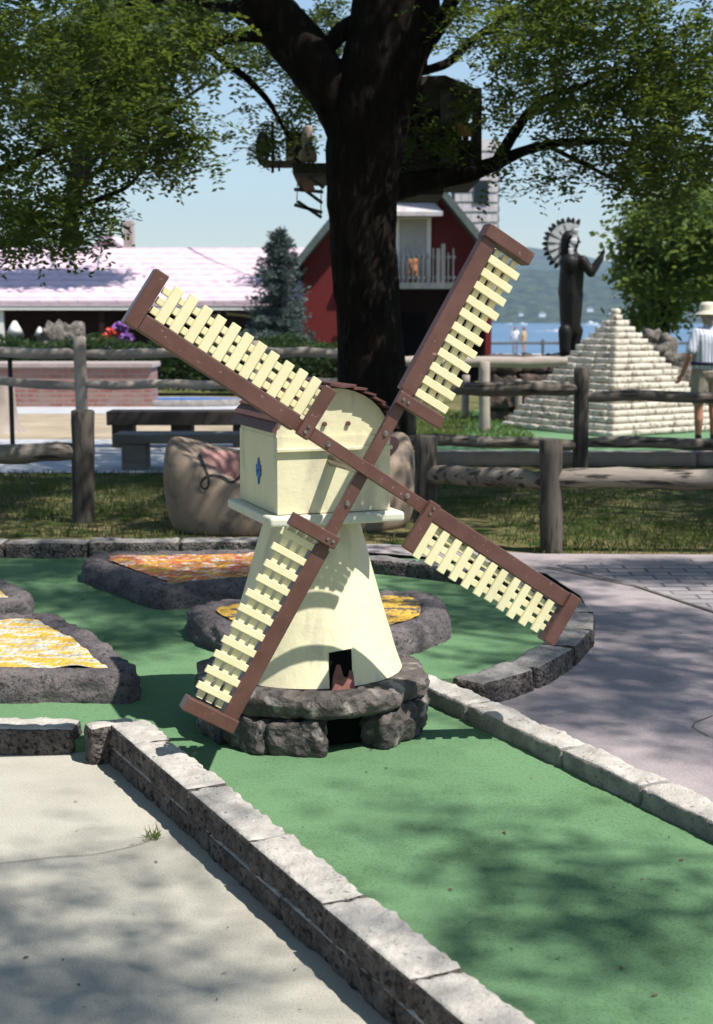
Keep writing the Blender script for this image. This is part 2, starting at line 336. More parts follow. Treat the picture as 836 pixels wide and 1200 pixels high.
l_locust=leafmat('locust_leaves',(.024,.047,.011),(.085,.125,.028),(.19,.26,.04),1.6)
l_bright=leafmat('bright_leaves',(.040,.078,.018),(.115,.170,.040),(.24,.32,.06),1.2)
l_spruce=leafmat('blue_spruce_needles',(.06,.09,.08),(.15,.19,.18),(.08,.11,.09),3)
l_hedge=leafmat('hedge_leaves',(.018,.035,.012),(.05,.09,.025),(.05,.09,.02),3)
l_grass=leafmat('grass_blades',(.045,.075,.018),(.14,.15,.05),(.12,.16,.03),1.0)

# ------------------------------------------------------------------ foliage
def leaf_obj(name, P0, D, S, Lg, Wd, mat, parent=None, origin=None):
    """P0 leaf centre, D direction, S side vector (all (n,3)), Lg/Wd (n,)"""
    n=len(P0); D=D/np.linalg.norm(D,axis=1,keepdims=True)
    S=S-D*np.sum(S*D,axis=1,keepdims=True); S=S/(np.linalg.norm(S,axis=1,keepdims=True)+1e-9)
    v=np.empty((n,4,3)); lh=(Lg/2)[:,None]; wh=(Wd/2)[:,None]
    v[:,0]=P0-D*lh; v[:,1]=P0+S*wh; v[:,2]=P0+D*lh; v[:,3]=P0-S*wh
    v=v.reshape(-1,3)
    if origin is not None: v=v-np.array(origin)[None]
    me=bpy.data.meshes.new(name); me.vertices.add(4*n); me.vertices.foreach_set('co',v.ravel())
    me.loops.add(4*n); me.loops.foreach_set('vertex_index',np.arange(4*n,dtype=np.int32))
    me.polygons.add(n); me.polygons.foreach_set('loop_start',np.arange(0,4*n,4,dtype=np.int32)); me.polygons.foreach_set('loop_total',np.full(n,4,dtype=np.int32))
    me.materials.append(mat); me.update(calc_edges=True)
    o=bpy.data.objects.new(name,me); COL.objects.link(o)
    if parent is not None: o.parent=parent
    return o
def unit(n):
    a=rng.normal(size=(n,3)); return a/np.linalg.norm(a,axis=1,keepdims=True)
def fronds(centers, per, spread, flen=.2, pairs=6, ll=.05, lw=.019):
    """feathery compound leaves around each clump centre"""
    C=np.repeat(np.asarray(centers),per,axis=0); n=len(C)
    C=C+rng.normal(size=(n,3))*np.array([1,1,.62])*spread
    ax=unit(n); ax[:,2]=ax[:,2]*.45-.18; ax/=np.linalg.norm(ax,axis=1,keepdims=True)
    up=unit(n)*.45+np.array([0,0,1]); sd=np.cross(ax,up); sd/=np.linalg.norm(sd,axis=1,keepdims=True)
    fl=flen*rng.uniform(.7,1.3,n)
    Ps=[];Ds=[];Ss=[];Ls=[];Ws=[]
    nn=np.cross(sd,ax)
    for i in range(pairs):
        t=(i+.5)/pairs
        for sgn in (-1,1):
            d=sd*sgn+ax*.5+rng.normal(size=(n,3))*.18; d/=np.linalg.norm(d,axis=1,keepdims=True)
            l=ll*rng.uniform(.75,1.2,n)*(1-.4*abs(t-.45))
            Ps.append(C+ax*(fl*t)[:,None]-np.array([0,0,1])*(fl*t*t*.35)[:,None]+d*(l*.5)[:,None]); Ds.append(d); Ss.append(np.cross(nn,d)+rng.normal(size=(n,3))*.15); Ls.append(l); Ws.append(np.full(n,lw)*rng.uniform(.8,1.2,n))
    return [np.concatenate(x) for x in (Ps,Ds,Ss,Ls,Ws)]
def simple_leaves(centers, per, spread, ll, lw, flat=.6, squash=.7):
    C=np.repeat(np.asarray(centers),per,axis=0); n=len(C)
    C=C+rng.normal(size=(n,3))*np.array([1,1,squash])*spread
    d=unit(n); d[:,2]*=.6; d/=np.linalg.norm(d,axis=1,keepdims=True)
    nrm=unit(n)*(1-flat)*1.5+np.array([0,0,1])*flat
    s=np.cross(nrm,d)
    return [C,d,s,ll*rng.uniform(.6,1.25,n),lw*rng.uniform(.6,1.2,n)]
def blob_pts(n, c, r):
    p=unit(n)*(rng.uniform(0,1,n)**(1/2.6))[:,None]
    return np.array(c)+p*np.array(r)
def limb_pts(a,b,n=7,wob=.12,sag=0.0,seed=0):
    a=Vector(a); b=Vector(b); L=(b-a).length; out=[]
    for i in range(n):
        t=i/(n-1); p=a.lerp(b,t); q=math.sin(math.pi*t)
        w=Vector((noise.noise(p*1.3+Vector((seed,0,0))),noise.noise(p*1.3+Vector((0,seed,5))),noise.noise(p*1.3+Vector((9,0,seed)))))
        out.append(p+w*wob*L*q+Vector((0,0,-sag*L*q)))
    return out

# ================================================================== SETTING
def ground_z(y):
    if y<24: return 0.0
    if y<94: return -.9*((y-24)/70)**1.3
    if y<170: return -.9-8.6*((y-94)/76)
    return -9.5
mb=MB(); xs=[-400,-200,-100,-60,-40,-25,-15,-8,-4,0,4,8,15,25,40,60,100,200,400]; ys=[-60,-30,-10,0,6,12,18,24,32,42,52,62,72,82,94,105,120,140,170]
vs=[(x,y,ground_z(y)) for y in ys for x in xs]; nx=len(xs)
mb.add(vs,[(j*nx+i,j*nx+i+1,(j+1)*nx+i+1,(j+1)*nx+i) for j in range(len(ys)-1) for i in range(nx-1)],0,True)
tag(mb.build('ground',m_grass),kind='structure')
mb=MB(); mb.add([(-9000,120,-8.0),(9000,120,-8.0),(9000,4000,-8.0),(-9000,4000,-8.0)],[(0,1,2,3)]); tag(mb.build('lake',m_water),kind='structure')

def hills(name, y0, depth, top, x0, x1, seed, nxs=170, nys=14):
    mb=MB(); vs=[]
    for j in range(nys):
        t=j/(nys-1)
        for i in range(nxs):
            x=x0+(x1-x0)*i/(nxs-1); y=y0+depth*t
            h=top(x)*math.sin(min(1,t*1.25)*math.pi/2)**1.1
            h+=(noise.noise(Vector((x/90,y/90,seed)))*9+noise.noise(Vector((x/28,y/28,seed)))*6+noise.noise(Vector((x/700,y/500,seed)))*top(x)*.18)*min(1,t*5)
            vs.append((x,y,-8.5+h))
    mb.add(vs,[(j*nxs+i,j*nxs+i+1,(j+1)*nxs+i+1,(j+1)*nxs+i) for j in range(nys-1) for i in range(nxs-1)],0,True)
    return tag(mb.build(name,m_forest),kind='structure')
hills('hills',1900,700,lambda x: (66+17*math.sin(x/340+.6)+11*math.sin(x/150+1))*(.45+.55/(1+math.exp(-(x-60)/60))),-2200,2600,3.1,nxs=420,nys=24)
hills('mountains',3100,700,lambda x: .66*(195+48*math.exp(-((x-400)/240)**2)-45*math.exp(-((x-760)/220)**2)+20*math.sin(x/360))*(.35+.65/(1+math.exp(-(x-130)/50))),-2900,3400,8.7,nxs=260,nys=18)

# paths, slabs
def sheet(name, poly, z, mat, thick=None):
    mb=MB()
    if thick: mb.prism([(p[0],p[1]) for p in poly],z-thick,z)
    else: mb.add([(p[0],p[1],z) for p in poly],[tuple(range(len(poly)))])
    return tag(mb.build(name,mat),kind='structure')
GZ=.06
kd=Vector((.453,-.891,0)).normalized(); kn=Vector((-kd.y,kd.x,0))     # kerb direction, and its right-hand... (points to +x,+y)
L0=Vector((-.352,3.912,0)); LW=.135                                     # left face line of the left kerb
def Lk(s,o): return L0+kd*s+kn*o
RKZ=.13
Rb=G(642,849,RKZ); RW=.125
def Rk(s,o): return Rb+kd*s-kn*o
# left concrete path
sheet('concrete_path',[Lk(-1.1,.06),Lk(-1.5,.2),(-6,5.3),(-6,-4),Lk(9,.06)],.012,m_conc)
mb=MB()
for a,b in (((-30,1003),(168,990)),):
    pass
# green of the lane, and the far green
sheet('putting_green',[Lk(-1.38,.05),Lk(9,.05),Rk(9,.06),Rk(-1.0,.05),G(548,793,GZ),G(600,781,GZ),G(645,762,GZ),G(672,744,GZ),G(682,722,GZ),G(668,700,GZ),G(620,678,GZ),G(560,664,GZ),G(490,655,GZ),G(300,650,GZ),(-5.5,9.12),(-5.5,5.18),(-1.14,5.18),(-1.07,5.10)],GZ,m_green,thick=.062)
# pavement on the right
sheet('pavement',[Rk(9,.02),Rk(-1.0,.05),G(560,802,.05),G(652,772,.05),G(684,750,.05),G(695,722,.05),G(680,698,.05),G(640,672,.05),G(560,657,.05),G(430,647,.05),G(300,643,.05),(-6,9.3),(-6,9.95),(.2,9.75),(1.2,9.35),(6,9.2),(9,9.0),(9,-4)],.05,m_concr)
sheet('paved_strip',[G(652,662,.054),G(700,656,.054),G(1050,654,.054),G(1050,765,.054),G(836,716,.054),G(745,686,.054)],.054,m_paver)
# back path on the left, sandy ground, far concrete
sheet('back_path',[(-14,14.8),(.4,14.6),(.4,17.4),(-1.2,18.6),(-14,18.9)],.010,m_path)
sheet('sandy_ground',[(-20,18.9),(-1.2,18.6),(-.2,19.2),(-.2,23.5),(-20,24.0)],.008,m_sand)
sheet('far_path',[(-30,24.0),(-.2,23.5),(0,28),(-30,29)],.012,m_path)
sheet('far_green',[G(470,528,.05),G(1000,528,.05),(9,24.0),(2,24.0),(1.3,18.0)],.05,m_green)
sheet('lakeside_promenade',[(3,40),(40,40),(60,93),(4,93)],-.0,m_path).location.z=-.0
o=bpy.data.objects['lakeside_promenade']
me=o.data
for v in me.vertices: v.co.z=ground_z(v.co.y)+.06
# ------------------------------------------------------------------ kerbs
def kerb(name,label,pts,z0,z1,w,mat,slen=.42,seed=1,courses_=1,res=.03,rnd=.016,amp=.007,coarse=.012,group=None,jig=.006):
    """a run of stones along a polyline (centre line)"""
    rnd_=random.Random(seed)
    mb=MB(); pts=[Vector((p[0],p[1],0)) for p in pts]
    seg=[(pts[i+1]-pts[i]).length for i in range(len(pts)-1)]; tot=sum(seg)
    def at(s):
        s=max(0,min(tot-1e-6,s))
        for i,l in enumerate(seg):
            if s<=l: return pts[i].lerp(pts[i+1],s/l)
            s-=l
        return pts[-1]
    hc=(z1-z0)/courses_
    for c in range(courses_):
        s=-(slen*.4 if c%2 else 0)
        while s<tot-.03:
            l=slen*rnd_.uniform(.8,1.25); e=min(s+l,tot)
            if tot-e<.12: e=tot
            a=at(max(s,0)); b=at(e); d=(b-a); L=d.length
            if L>.04:
                ang=math.atan2(d.y,d.x); n=Vector((-d.y,d.x,0)).normalized()
                m=(a+b)/2+n*rnd_.uniform(-jig,jig); zc=z0+hc*(c+.5)
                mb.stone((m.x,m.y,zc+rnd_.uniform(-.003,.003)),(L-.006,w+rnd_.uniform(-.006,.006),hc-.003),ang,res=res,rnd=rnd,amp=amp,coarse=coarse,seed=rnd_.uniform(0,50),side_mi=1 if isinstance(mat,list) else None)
            s=e
    o=mb.build(name,mat); tag(o,label,'kerb',group); return o
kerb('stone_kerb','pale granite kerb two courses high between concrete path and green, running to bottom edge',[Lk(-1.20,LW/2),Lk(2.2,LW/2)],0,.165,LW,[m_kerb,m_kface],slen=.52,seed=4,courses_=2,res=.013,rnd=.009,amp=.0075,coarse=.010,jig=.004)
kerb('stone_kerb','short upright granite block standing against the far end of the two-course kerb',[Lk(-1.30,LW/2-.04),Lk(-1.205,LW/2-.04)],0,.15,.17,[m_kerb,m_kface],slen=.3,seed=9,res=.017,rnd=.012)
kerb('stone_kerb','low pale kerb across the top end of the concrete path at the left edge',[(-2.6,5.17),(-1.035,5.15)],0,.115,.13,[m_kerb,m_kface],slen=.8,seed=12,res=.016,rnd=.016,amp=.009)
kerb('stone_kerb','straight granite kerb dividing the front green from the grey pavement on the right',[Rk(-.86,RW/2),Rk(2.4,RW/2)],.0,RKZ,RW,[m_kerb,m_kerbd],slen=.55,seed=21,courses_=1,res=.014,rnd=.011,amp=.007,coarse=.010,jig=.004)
cpts=[G(548,795,.16),G(598,782,.16),G(640,763,.16),G(664,747,.16),G(678,730,.16),G(679,714,.16),G(660,696,.16),G(616,677,.16),G(560,664,.16),G(490,655,.16),G(425,650,.16)]
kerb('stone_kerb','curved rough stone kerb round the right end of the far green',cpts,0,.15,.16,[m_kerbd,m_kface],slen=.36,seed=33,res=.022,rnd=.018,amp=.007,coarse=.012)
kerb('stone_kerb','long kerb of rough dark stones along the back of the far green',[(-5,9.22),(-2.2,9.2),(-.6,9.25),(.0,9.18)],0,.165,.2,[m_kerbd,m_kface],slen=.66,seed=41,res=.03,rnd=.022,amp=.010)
# ------------------------------------------------------------------ painted flower beds
def poly_smooth(poly, n=120, corner=.06):
    P=[Vector((p[0],p[1],0)) for p in poly]; out=[]
    k=len(P)
    for i in range(k):
        a,b,c=P[i-1],P[i],P[(i+1)%k]
        p=b+(a-b).normalized()*min(corner,(a-b).length*.4); q=b+(c-b).normalized()*min(corner,(c-b).length*.4)
        for t in (0,.25,.5,.75,1): out.append(p*(1-t)**2+b*2*t*(1-t)+q*t*t)
    # resample
    out.append(out[0]); seg=[(out[i+1]-out[i]).length for i in range(len(out)-1)]; tot=sum(seg); res=[]
    for j in range(n):
        s=tot*j/n
        for i,l in enumerate(seg):
            if s<=l or i==len(seg)-1: res.append(out[i].lerp(out[i+1],min(1,s/max(l,1e-6)))); break
            s-=l
    return res
def bed(label,top,rim_w,zt,mat_paint,seed,n=200,corner=.08,group='raised beds painted as flower fields'):
    cx=sum(p[0] for p in top)/len(top); cy=sum(p[1] for p in top)/len(top)
    t=thing('painted_bed',label,'flower bed',(cx,cy,GZ),0,group)
    if sum(top[i-1][0]*top[i][1]-top[i][0]*top[i-1][1] for i in range(len(top)))<0: top=list(reversed(top))
    P=poly_smooth(top,n,corner); inn=[]
    for i in range(n):
        d=(P[(i+1)%n]-P[i-1]).normalized(); inn.append(Vector((-d.y,d.x,0)))
    prof=[(-.012,GZ-.01),(-.014,GZ+.03),(-.008,GZ+(zt-GZ)*.5),(0,GZ+(zt-GZ)*.78),(.014,zt-.008),(.035,zt),(rim_w*.55,zt+.006),(rim_w*.85,zt),(rim_w,zt-.012),(rim_w+.02,zt-.03)]
    # finer profile
    fine=[]
    for i in range(len(prof)-1):
        for q in (0,.5): fine.append((prof[i][0]*(1-q)+prof[i+1][0]*q,prof[i][1]*(1-q)+prof[i+1][1]*q))
    fine.append(prof[-1])
    mb=MB(); vs=[]; m=len(fine)
    for i in range(n):
        for (o,z) in fine:
            w=P[i]+inn[i]*o; w.z=z
            a=.016*noise.noise(w*22+Vector((seed,0,0)))+.018*noise.noise(w*6+Vector((0,seed,0)))+.010*noise.noise(w*48)
            vs.append(w-inn[i]*a+Vector((0,0,a*.5)))
    fs=[(i*m+k,((i+1)%n)*m+k,((i+1)%n)*m+k+1,i*m+k+1) for i in range(n) for k in range(m-1)]
    mb.add(vs,fs,0,True); mb.build('border',m_bed,t)
    mb=MB(); q=[P[i]+inn[i]*(rim_w+.004) for i in range(n)]
    c=Vector((cx,cy,0)); rings=34; vs=[]
    for r in range(rings):
        for p in q:
            w=c.lerp(p,1-r/rings); w.z=zt-.004+.010*noise.noise(w*9+Vector((seed,3,0)))+.003*noise.noise(w*55); vs.append(w)
    vs.append(Vector((cx,cy,zt))); fs=[]
    for r in range(rings-1):
        for i in range(n): fs.append((r*n+i,r*n+(i+1)%n,(r+1)*n+(i+1)%n,(r+1)*n+i))
    for i in range(n): fs.append(((rings-1)*n+i,(rings-1)*n+(i+1)%n,len(vs)-1))
    mb.add(vs,fs,0,True); mb.build('painted_field',mat_paint,t)
    return t
zb=.18
bed('stone bed with yellow and white painted top, nearest the concrete path',[G(-190,722,zb),G(62,717,zb),G(118,745,zb),G(162,780,zb),G(160,790,zb),G(-240,788,zb)],.12,zb,m_pt1,3.0)
bed('small rough stone bed cut by the photo edge behind the yellow and white bed',[G(-160,678,zb),G(5,676,zb),G(34,692,zb),G(36,704,zb),G(-160,706,zb)],.12,zb,m_pt1,11.0)
bed('long stone bed with orange and red painted top at the back of the green',[G(104,646,zb),G(330,643,zb),G(345,676,zb),G(186,690,zb),G(96,658,zb)],.15,zb,m_pt2,21.0)
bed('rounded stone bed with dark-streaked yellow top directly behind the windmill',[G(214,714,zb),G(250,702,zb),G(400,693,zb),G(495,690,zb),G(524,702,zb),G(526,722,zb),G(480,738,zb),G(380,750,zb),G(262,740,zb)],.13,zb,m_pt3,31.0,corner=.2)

# ================================================================== WINDMILL
BX,BY=-.175,5.335
base=thing('stone_base','round brown fieldstone base with a dark ball tunnel, carrying the cream windmill','base',(BX,BY,GZ))
rb=random.Random(5)
mb=MB(); ztop=.285
# cap: ring of slabs (a thick disc with rough broken rim)
n=120; prof=[(.0,ztop),(.2,ztop+.002),(.36,ztop),(.41,ztop-.004),(.438,ztop-.014),(.448,ztop-.04),(.442,ztop-.075),(.42,ztop-.092),(.38,ztop-.10),(0,ztop-.10)]
pf=[]
for i in range(len(prof)-1):
    for q in (0,.34,.67): pf.append((prof[i][0]*(1-q)+prof[i+1][0]*q,prof[i][1]*(1-q)+prof[i+1][1]*q))
pf.append(prof[-1]); vs=[]
for (r,z) in pf:
    for k in range(n):
        a=2*math.pi*k/n; joint=min(abs(((a/(2*math.pi))*5+.3)%1-.0),abs(((a/(2*math.pi))*5+.3)%1-1))
        p=Vector((BX+r*math.cos(a),BY+r*math.sin(a),z))
        d=Vector((math.cos(a),math.sin(a),0))
        g=(-.022*max(0,1-joint/.035)) if r>.3 else 0
        w=min(1,r/.3)
        q=(.03*noise.noise(p*5)+.018*noise.noise(p*16)+.010*noise.noise(p*34))*w
        vs.append(p+d*(q+g)+Vector((0,0,.006*noise.noise(p*12)*w)))
fs=[(i*n+(k+1)%n,i*n+k,(i+1)*n+k,(i+1)*n+(k+1)%n) for i in range(len(pf)-1) for k in range(n)]
mb.add(vs,fs,0,True); mb.build('cap_slab',m_base,base)
# lower ring of blocks, with the tunnel gap in front
gap_c=math.atan2(4.9-BY,-.0-BX)
mb=MB(); a=gap_c+.27
while a<gap_c+2*math.pi-.27:
    da=rb.uniform(.42,.62); e=min(a+da,gap_c+2*math.pi-.27)
    if gap_c+2*math.pi-.27-e<.2: e=gap_c+2*math.pi-.27
    mid=(a+e)/2; r=.37; L=(e-a)*.42
    mb.stone((BX+r*math.cos(mid),BY+r*math.sin(mid),GZ+.062),(L-.004,.12,.135),mid+math.pi/2,res=.016,rnd=.014,amp=.014,coarse=.03,seed=rb.uniform(0,40))
    a=e
mb.build('lower_stones',m_base,base)
mb=MB(); p=Vector((math.cos(gap_c),math.sin(gap_c),0)); q=Vector((-p.y,p.x,0)); c=Vector((BX,BY,GZ))
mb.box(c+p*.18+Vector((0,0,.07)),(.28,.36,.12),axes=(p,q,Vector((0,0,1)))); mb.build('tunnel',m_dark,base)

HX,HY=-.165,5.34; TH=R(20)
u_=Vector((math.cos(TH),math.sin(TH),0)); n_=Vector((math.sin(TH),-math.cos(TH),0)); w_=Vector((0,0,1))
def H(u,n,z): return Vector((HX,HY,0))+u_*u+n_*n+Vector((0,0,z))
wm=thing('windmill','cream miniature windmill with four brown and yellow lattice sails on a stone base','windmill',(BX,BY,ztop))
# tower
mb=MB(); pr=[]
for i in range(15):
    t=i/14; r=.338*(1-t)+.160*t+.010*(1-t)**6; pr.append((r,ztop+.003+t*(.935-ztop)))
mb.lathe((0,0,0),pr,64)
vs=[]
for v in mb.v:
    t=(v[2]-ztop)/(.935-ztop); x=BX*(1-t)+(HX-.005)*t; y=BY*(1-t)+HY*t
    p=Vector((v[0]+x,v[1]+y,v[2])); d=Vector((v[0],v[1],0)); d=d.normalized() if d.length>0 else d
    vs.append(tuple(p+d*.004*noise.noise(p*7)+d*.002*noise.noise(p*25)))
mb.v=vs; mb.build('tower',m_cream,wm)
# tower doorway: a dark recess panel leaning with the wall, red broken board
def tw(px,py,off=0.0):          # point on tower surface for a pixel (towards viewer)
    d=ray(px,py); best=None
    for i in range(4000):
        t=3+3.2*i/4000; p=Vector((0,0,EYE))+d*t
        k=(p.z-ztop)/(.935-ztop); r=.338*(1-k)+.160*k+.010*max(0,1-k)**6; x=BX*(1-k)+(HX-.005)*k; y=BY*(1-k)+HY*k
        if (p.x-x)**2+(p.y-y)**2<=(r+off)**2: return p
    return p
dk=thing  # alias unused
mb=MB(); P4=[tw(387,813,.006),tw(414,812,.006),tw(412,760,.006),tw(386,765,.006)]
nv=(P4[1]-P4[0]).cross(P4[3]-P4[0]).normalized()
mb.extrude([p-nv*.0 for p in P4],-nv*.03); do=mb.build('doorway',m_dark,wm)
mb=MB(); ring=[]
P5=[tw(389,814,.016),tw(417,813,.016),tw(414,787,.016),tw(410,785,.016),tw(408,794,.016),tw(403,793,.016),tw(399,779,.016),tw(395,779,.016),tw(391,792,.016)]
mb.extrude(P5,-nv*.012); mb.build('broken_board',m_redbrd,do)
# head box
ZB,ZT=.915,1.190; BWH=.215; FN=.25
mb=MB(); mb.box(H(0,0,(ZB+ZT)/2),(2*BWH,2*FN,ZT-ZB),axes=(u_,-n_,w_))
arc=[]
for i in range(17):
    a=math.pi*i/16; arc.append(H(BWH*math.cos(a),FN-.012,ZT+.001+.172*math.sin(a)))
mb.extrude(arc,-n_*(2*FN-.024))
hd=mb.build('head_box',m_cream,wm)
mb=MB(); mb.box(H(0,FN+.008,1.146),(2*BWH+.01,.016,.014),axes=(u_,-n_,w_)); bevel(mb.build('batten',m_cream,hd),.003)
mb=MB()
for uu in (-.035,.055):
    mb=MB(); q=H(uu,FN-.014,ZT+.045); mb.tube([q,q+n_*.012],.0085,10); mb.build('peg',m_brown,hd)
# blue motif on the left side wall
mb=MB(); c=H(-BWH-.003,.02,1.05)
fl=-n_
def petal(a,b,w):
    d=(b-a).normalized(); s=d.cross(u_).normalized()*w
    mb.extrude([a-s*.4,a.lerp(b,.5)-s,b-s*.3,b+s*.3,a.lerp(b,.5)+s,a+s*.4],-u_*.003)
for ang,l in ((90,.05),(40,.035),(140,.035),(0,.03),(180,.03),(-40,.03),(220,.03),(-90,.05)):
    d=fl*math.cos(R(ang))+w_*math.sin(R(ang)); petal(c+d*.008,c+d*l,.010)
mb.build('painted_flower',m_blue,hd)
# ledge
led=MB()
led.box(H(0,0,ZB-.022),(2*BWH+.085,2*FN+.09,.038),axes=(u_,-n_,w_)); bevel(led.build('ledge',m_ledge,wm),.012,3)
# roof: courses of shingles on a half barrel
mb=MB(); NC=15; rr=random.Random(3)
for k in range(NC):
    a0=R(9)+ (math.pi-R(18))*k/NC; a1=R(9)+(math.pi-R(18))*(k+1)/NC
    down = 1 if (a0+a1)/2<math.pi/2 else -1
    lo,hi=(a0,a1) if down>0 else (a1,a0)
    def pt(a,o): return ((BWH+.010+o)*math.cos(a),ZT+(.174+o)*math.sin(a))
    nt_=1; x=-FN-.03
    wdt=(2*FN+.062)/nt_
    for s in range(nt_):
        j=rr.uniform(0,.004); lo2=lo-down*rr.uniform(.0,.05)
        p0=pt(lo2,.018+j); p1=pt(hi,.009); p2=pt(hi,.001); p3=pt(lo2,.009+j)
        n0=x+wdt*s+.0015; n1=x+wdt*(s+1)-.0015
        poly=[H(q[0],n0,q[1]) for q in (p0,p1,p2,p3)]
        mb.extrude(poly,n_*(n1-n0))
mb.build('roof',m_roofsh,wm)
# shaft
HUBN=FN+.34; HUBU=-.006; HUBZ=1.105
mb=MB(); mb.tube([H(HUBU,FN-.05,HUBZ),H(HUBU,HUBN-.02,HUBZ)],.022,14); mb.build('shaft',m_steel,wm)
def S(r,t,d,ang):     # r along the arm, t clockwise across, d towards the viewer
    ca,sa=math.cos(ang),math.sin(ang)
    return H(HUBU+r*ca+t*sa, HUBN+d, HUBZ+r*sa-t*ca)
def sbox(mb,r0,r1,t0,t1,d0,d1,ang,mi=0):
    ca,sa=math.cos(ang),math.sin(ang)
    er=u_*ca+w_*sa; et=u_*sa-w_*ca
    mb.box(S((r0+r1)/2,(t0+t1)/2,(d0+d1)/2,ang),(r1-r0,t1-t0,d1-d0),axes=(er,et,n_),mi=mi)
A=R(146.8); B=R(59.5)
RS=.944
for nm,ang,dd in (('arm',A,.012),('arm',B,-.012)):
    mb=MB(); sbox(mb,-.33,.33,-.022,.022,dd-.0115,dd+.0115,ang); ar=bevel(mb.build(nm,m_brown,wm),.003)
    for rr_ in (-.17,.17,) if dd>0 else (-.13,.14):
        mb=MB(); p=S(rr_,0,dd+.0115,ang); mb.tube([p-n_*.003,p+n_*.003],.010,12); mb.tube([p+n_*.0025,p+n_*.008],.006,6,smooth=False); mb.build('bolt',m_steel,ar)
sl=random.Random(8)
for ang,lf,cw in ((A,1.0,.0168),(A+math.pi,1.0,.0148),(B,.985,.0138),(B+math.pi,1.04,.0122)):
    dz=.012 if ang in (A,A+math.pi) else -.012
    e=RS*lf
    mb=MB(); sbox(mb,.30,e,-.029,.029,dz-.03,dz+.012,ang); spar=mb.build('sail',m_brown,wm); bevel(spar,.004)
    mb=MB(); sbox(mb,e-.036,e+.012,-.032,.166,dz-.036,dz+.024,ang); bevel(mb.build('end_board',m_brown,spar),.004)
    mb=MB(); sbox(mb,.244,.290,-.031,.158,dz+.0122,dz+.036,ang); ib=bevel(mb.build('inner_board',m_brown,spar),.004)
    mb=MB()
    for tt in (-.011,.011):
        p=S(.267,tt,dz+.036,ang); mb.tube([p-n_*.003,p+n_*.004],.0055,10)
    mb.build('bolt',m_steel,ib)
    mb=MB()
    for t in (.051,.088,.125):
        sbox(mb,.262,e-.044,t-.0118,t+.0118,dz-.021,dz-.003,ang)
    nc=11; r0=.318; r1=e-.085
    for k in range(nc):
        r=r0+(r1-r0)*k/(nc-1)+sl.uniform(-.003,.003)
        sbox(mb,r-cw,r+cw,.0292,.158+sl.uniform(-.004,.005),dz-.0028,dz+.0095,ang)
    bevel(mb.build('lattice',m_slat,spar),.0015,1)

# ================================================================== CLOG
cl=thing('giant_clog','giant beige wooden-shoe planter with a thin black curl, behind the windmill','garden ornament',G(335,628,0))
c0=Vector((-.50,10.85,0))
Lx=Vector((-1,-.18,0)).normalized()   # toe direction
Ly=Vector((-Lx.y,Lx.x,0))
nk=72; HL,HWd=.97,.44
def clog_pt(phi,f,off=0.0):
    return Lx*(HL*f*math.cos(phi)+off)+Ly*(HWd*f*math.copysign(abs(math.sin(phi))**.85,math.sin(phi)))
def rim_h(s_):
    return .43+.36*max(0,s_/HL)**1.8+.27*max(0,-s_/HL)**2
rings=[('o',.90,.0),('o',.945,.03),('o',.985,.22),('o',1.0,.50),('o',1.0,.72),('o',.975,.90),('o',.94,.985),('r',.90,1.0),('i',.86,.99),('i',.80,.93),('i',.76,.75),('i',.70,.5),('i',.5,.36),('i',.05,.33)]
mb=MB(); vs=[]
for (kd_,f,q) in rings:
    for k in range(nk):
        a=2*math.pi*k/nk
        if kd_=='i':
            # the foot hole is shifted to the heel: the toe stays closed
            sh=-.13 if f<.84 else -.07
            p=clog_pt(a,f*.92,sh); hh=(rim_h(p.dot(Lx))+.13*p.y/HWd)*q
        else:
            p=clog_pt(a,f); hh=(rim_h(p.dot(Lx))+.13*p.y/HWd)*q
        w=c0+p+Vector((0,0,hh)); w+=p.normalized()*.012*noise.noise(w*3)
        vs.append(w)
nr=len(rings)
fsO=[(i*nk+k,i*nk+(k+1)%nk,(i+1)*nk+(k+1)%nk,(i+1)*nk+k) for i in range(8) for k in range(nk)]
mb.add(vs,fsO,0,True)
ob=mb.build('shell',m_clog,cl); sm=ob.modifiers.new('sub','SUBSURF'); sm.render_levels=2; sm.levels=2
mb=MB(); mb.add(vs,[(i*nk+k,i*nk+(k+1)%nk,(i+1)*nk+(k+1)%nk,(i+1)*nk+k) for i in range(8,nr-1) for k in range(nk)]+[tuple((nr-1)*nk+k for k in range(nk))],0,True)
mb.build('lining',m_clogin,cl)
cpx=[(228,537),(233,543),(241,552),(246,562),(245,571),(239,574),(235,568),(239,560),(247,557),(256,559),(263,562),(269,566),(275,566),(280,561),(285,557),(290,559),(296,564)]
cv=[V(x,y,10.40) for x,y in cpx]
for _ in range(2):
    nv2=[cv[0]]
    for a,b in zip(cv[:-1],cv[1:]): nv2+=[a.lerp(b,.25),a.lerp(b,.75)]
    cv=nv2+[cv[-1]]
mb=MB(); mb.tube(cv,.0065,8); wire=mb.build('wire_curl',m_iron,cl)
sw=wire.modifiers.new('sw','SHRINKWRAP'); sw.target=ob; sw.wrap_method='PROJECT'; sw.use_project_x=False; sw.use_project_y=True; sw.use_project_z=False; sw.use_negative_direction=True; sw.use_positive_direction=True; sw.offset=.008; sw.wrap_mode='ABOVE_SURFACE'

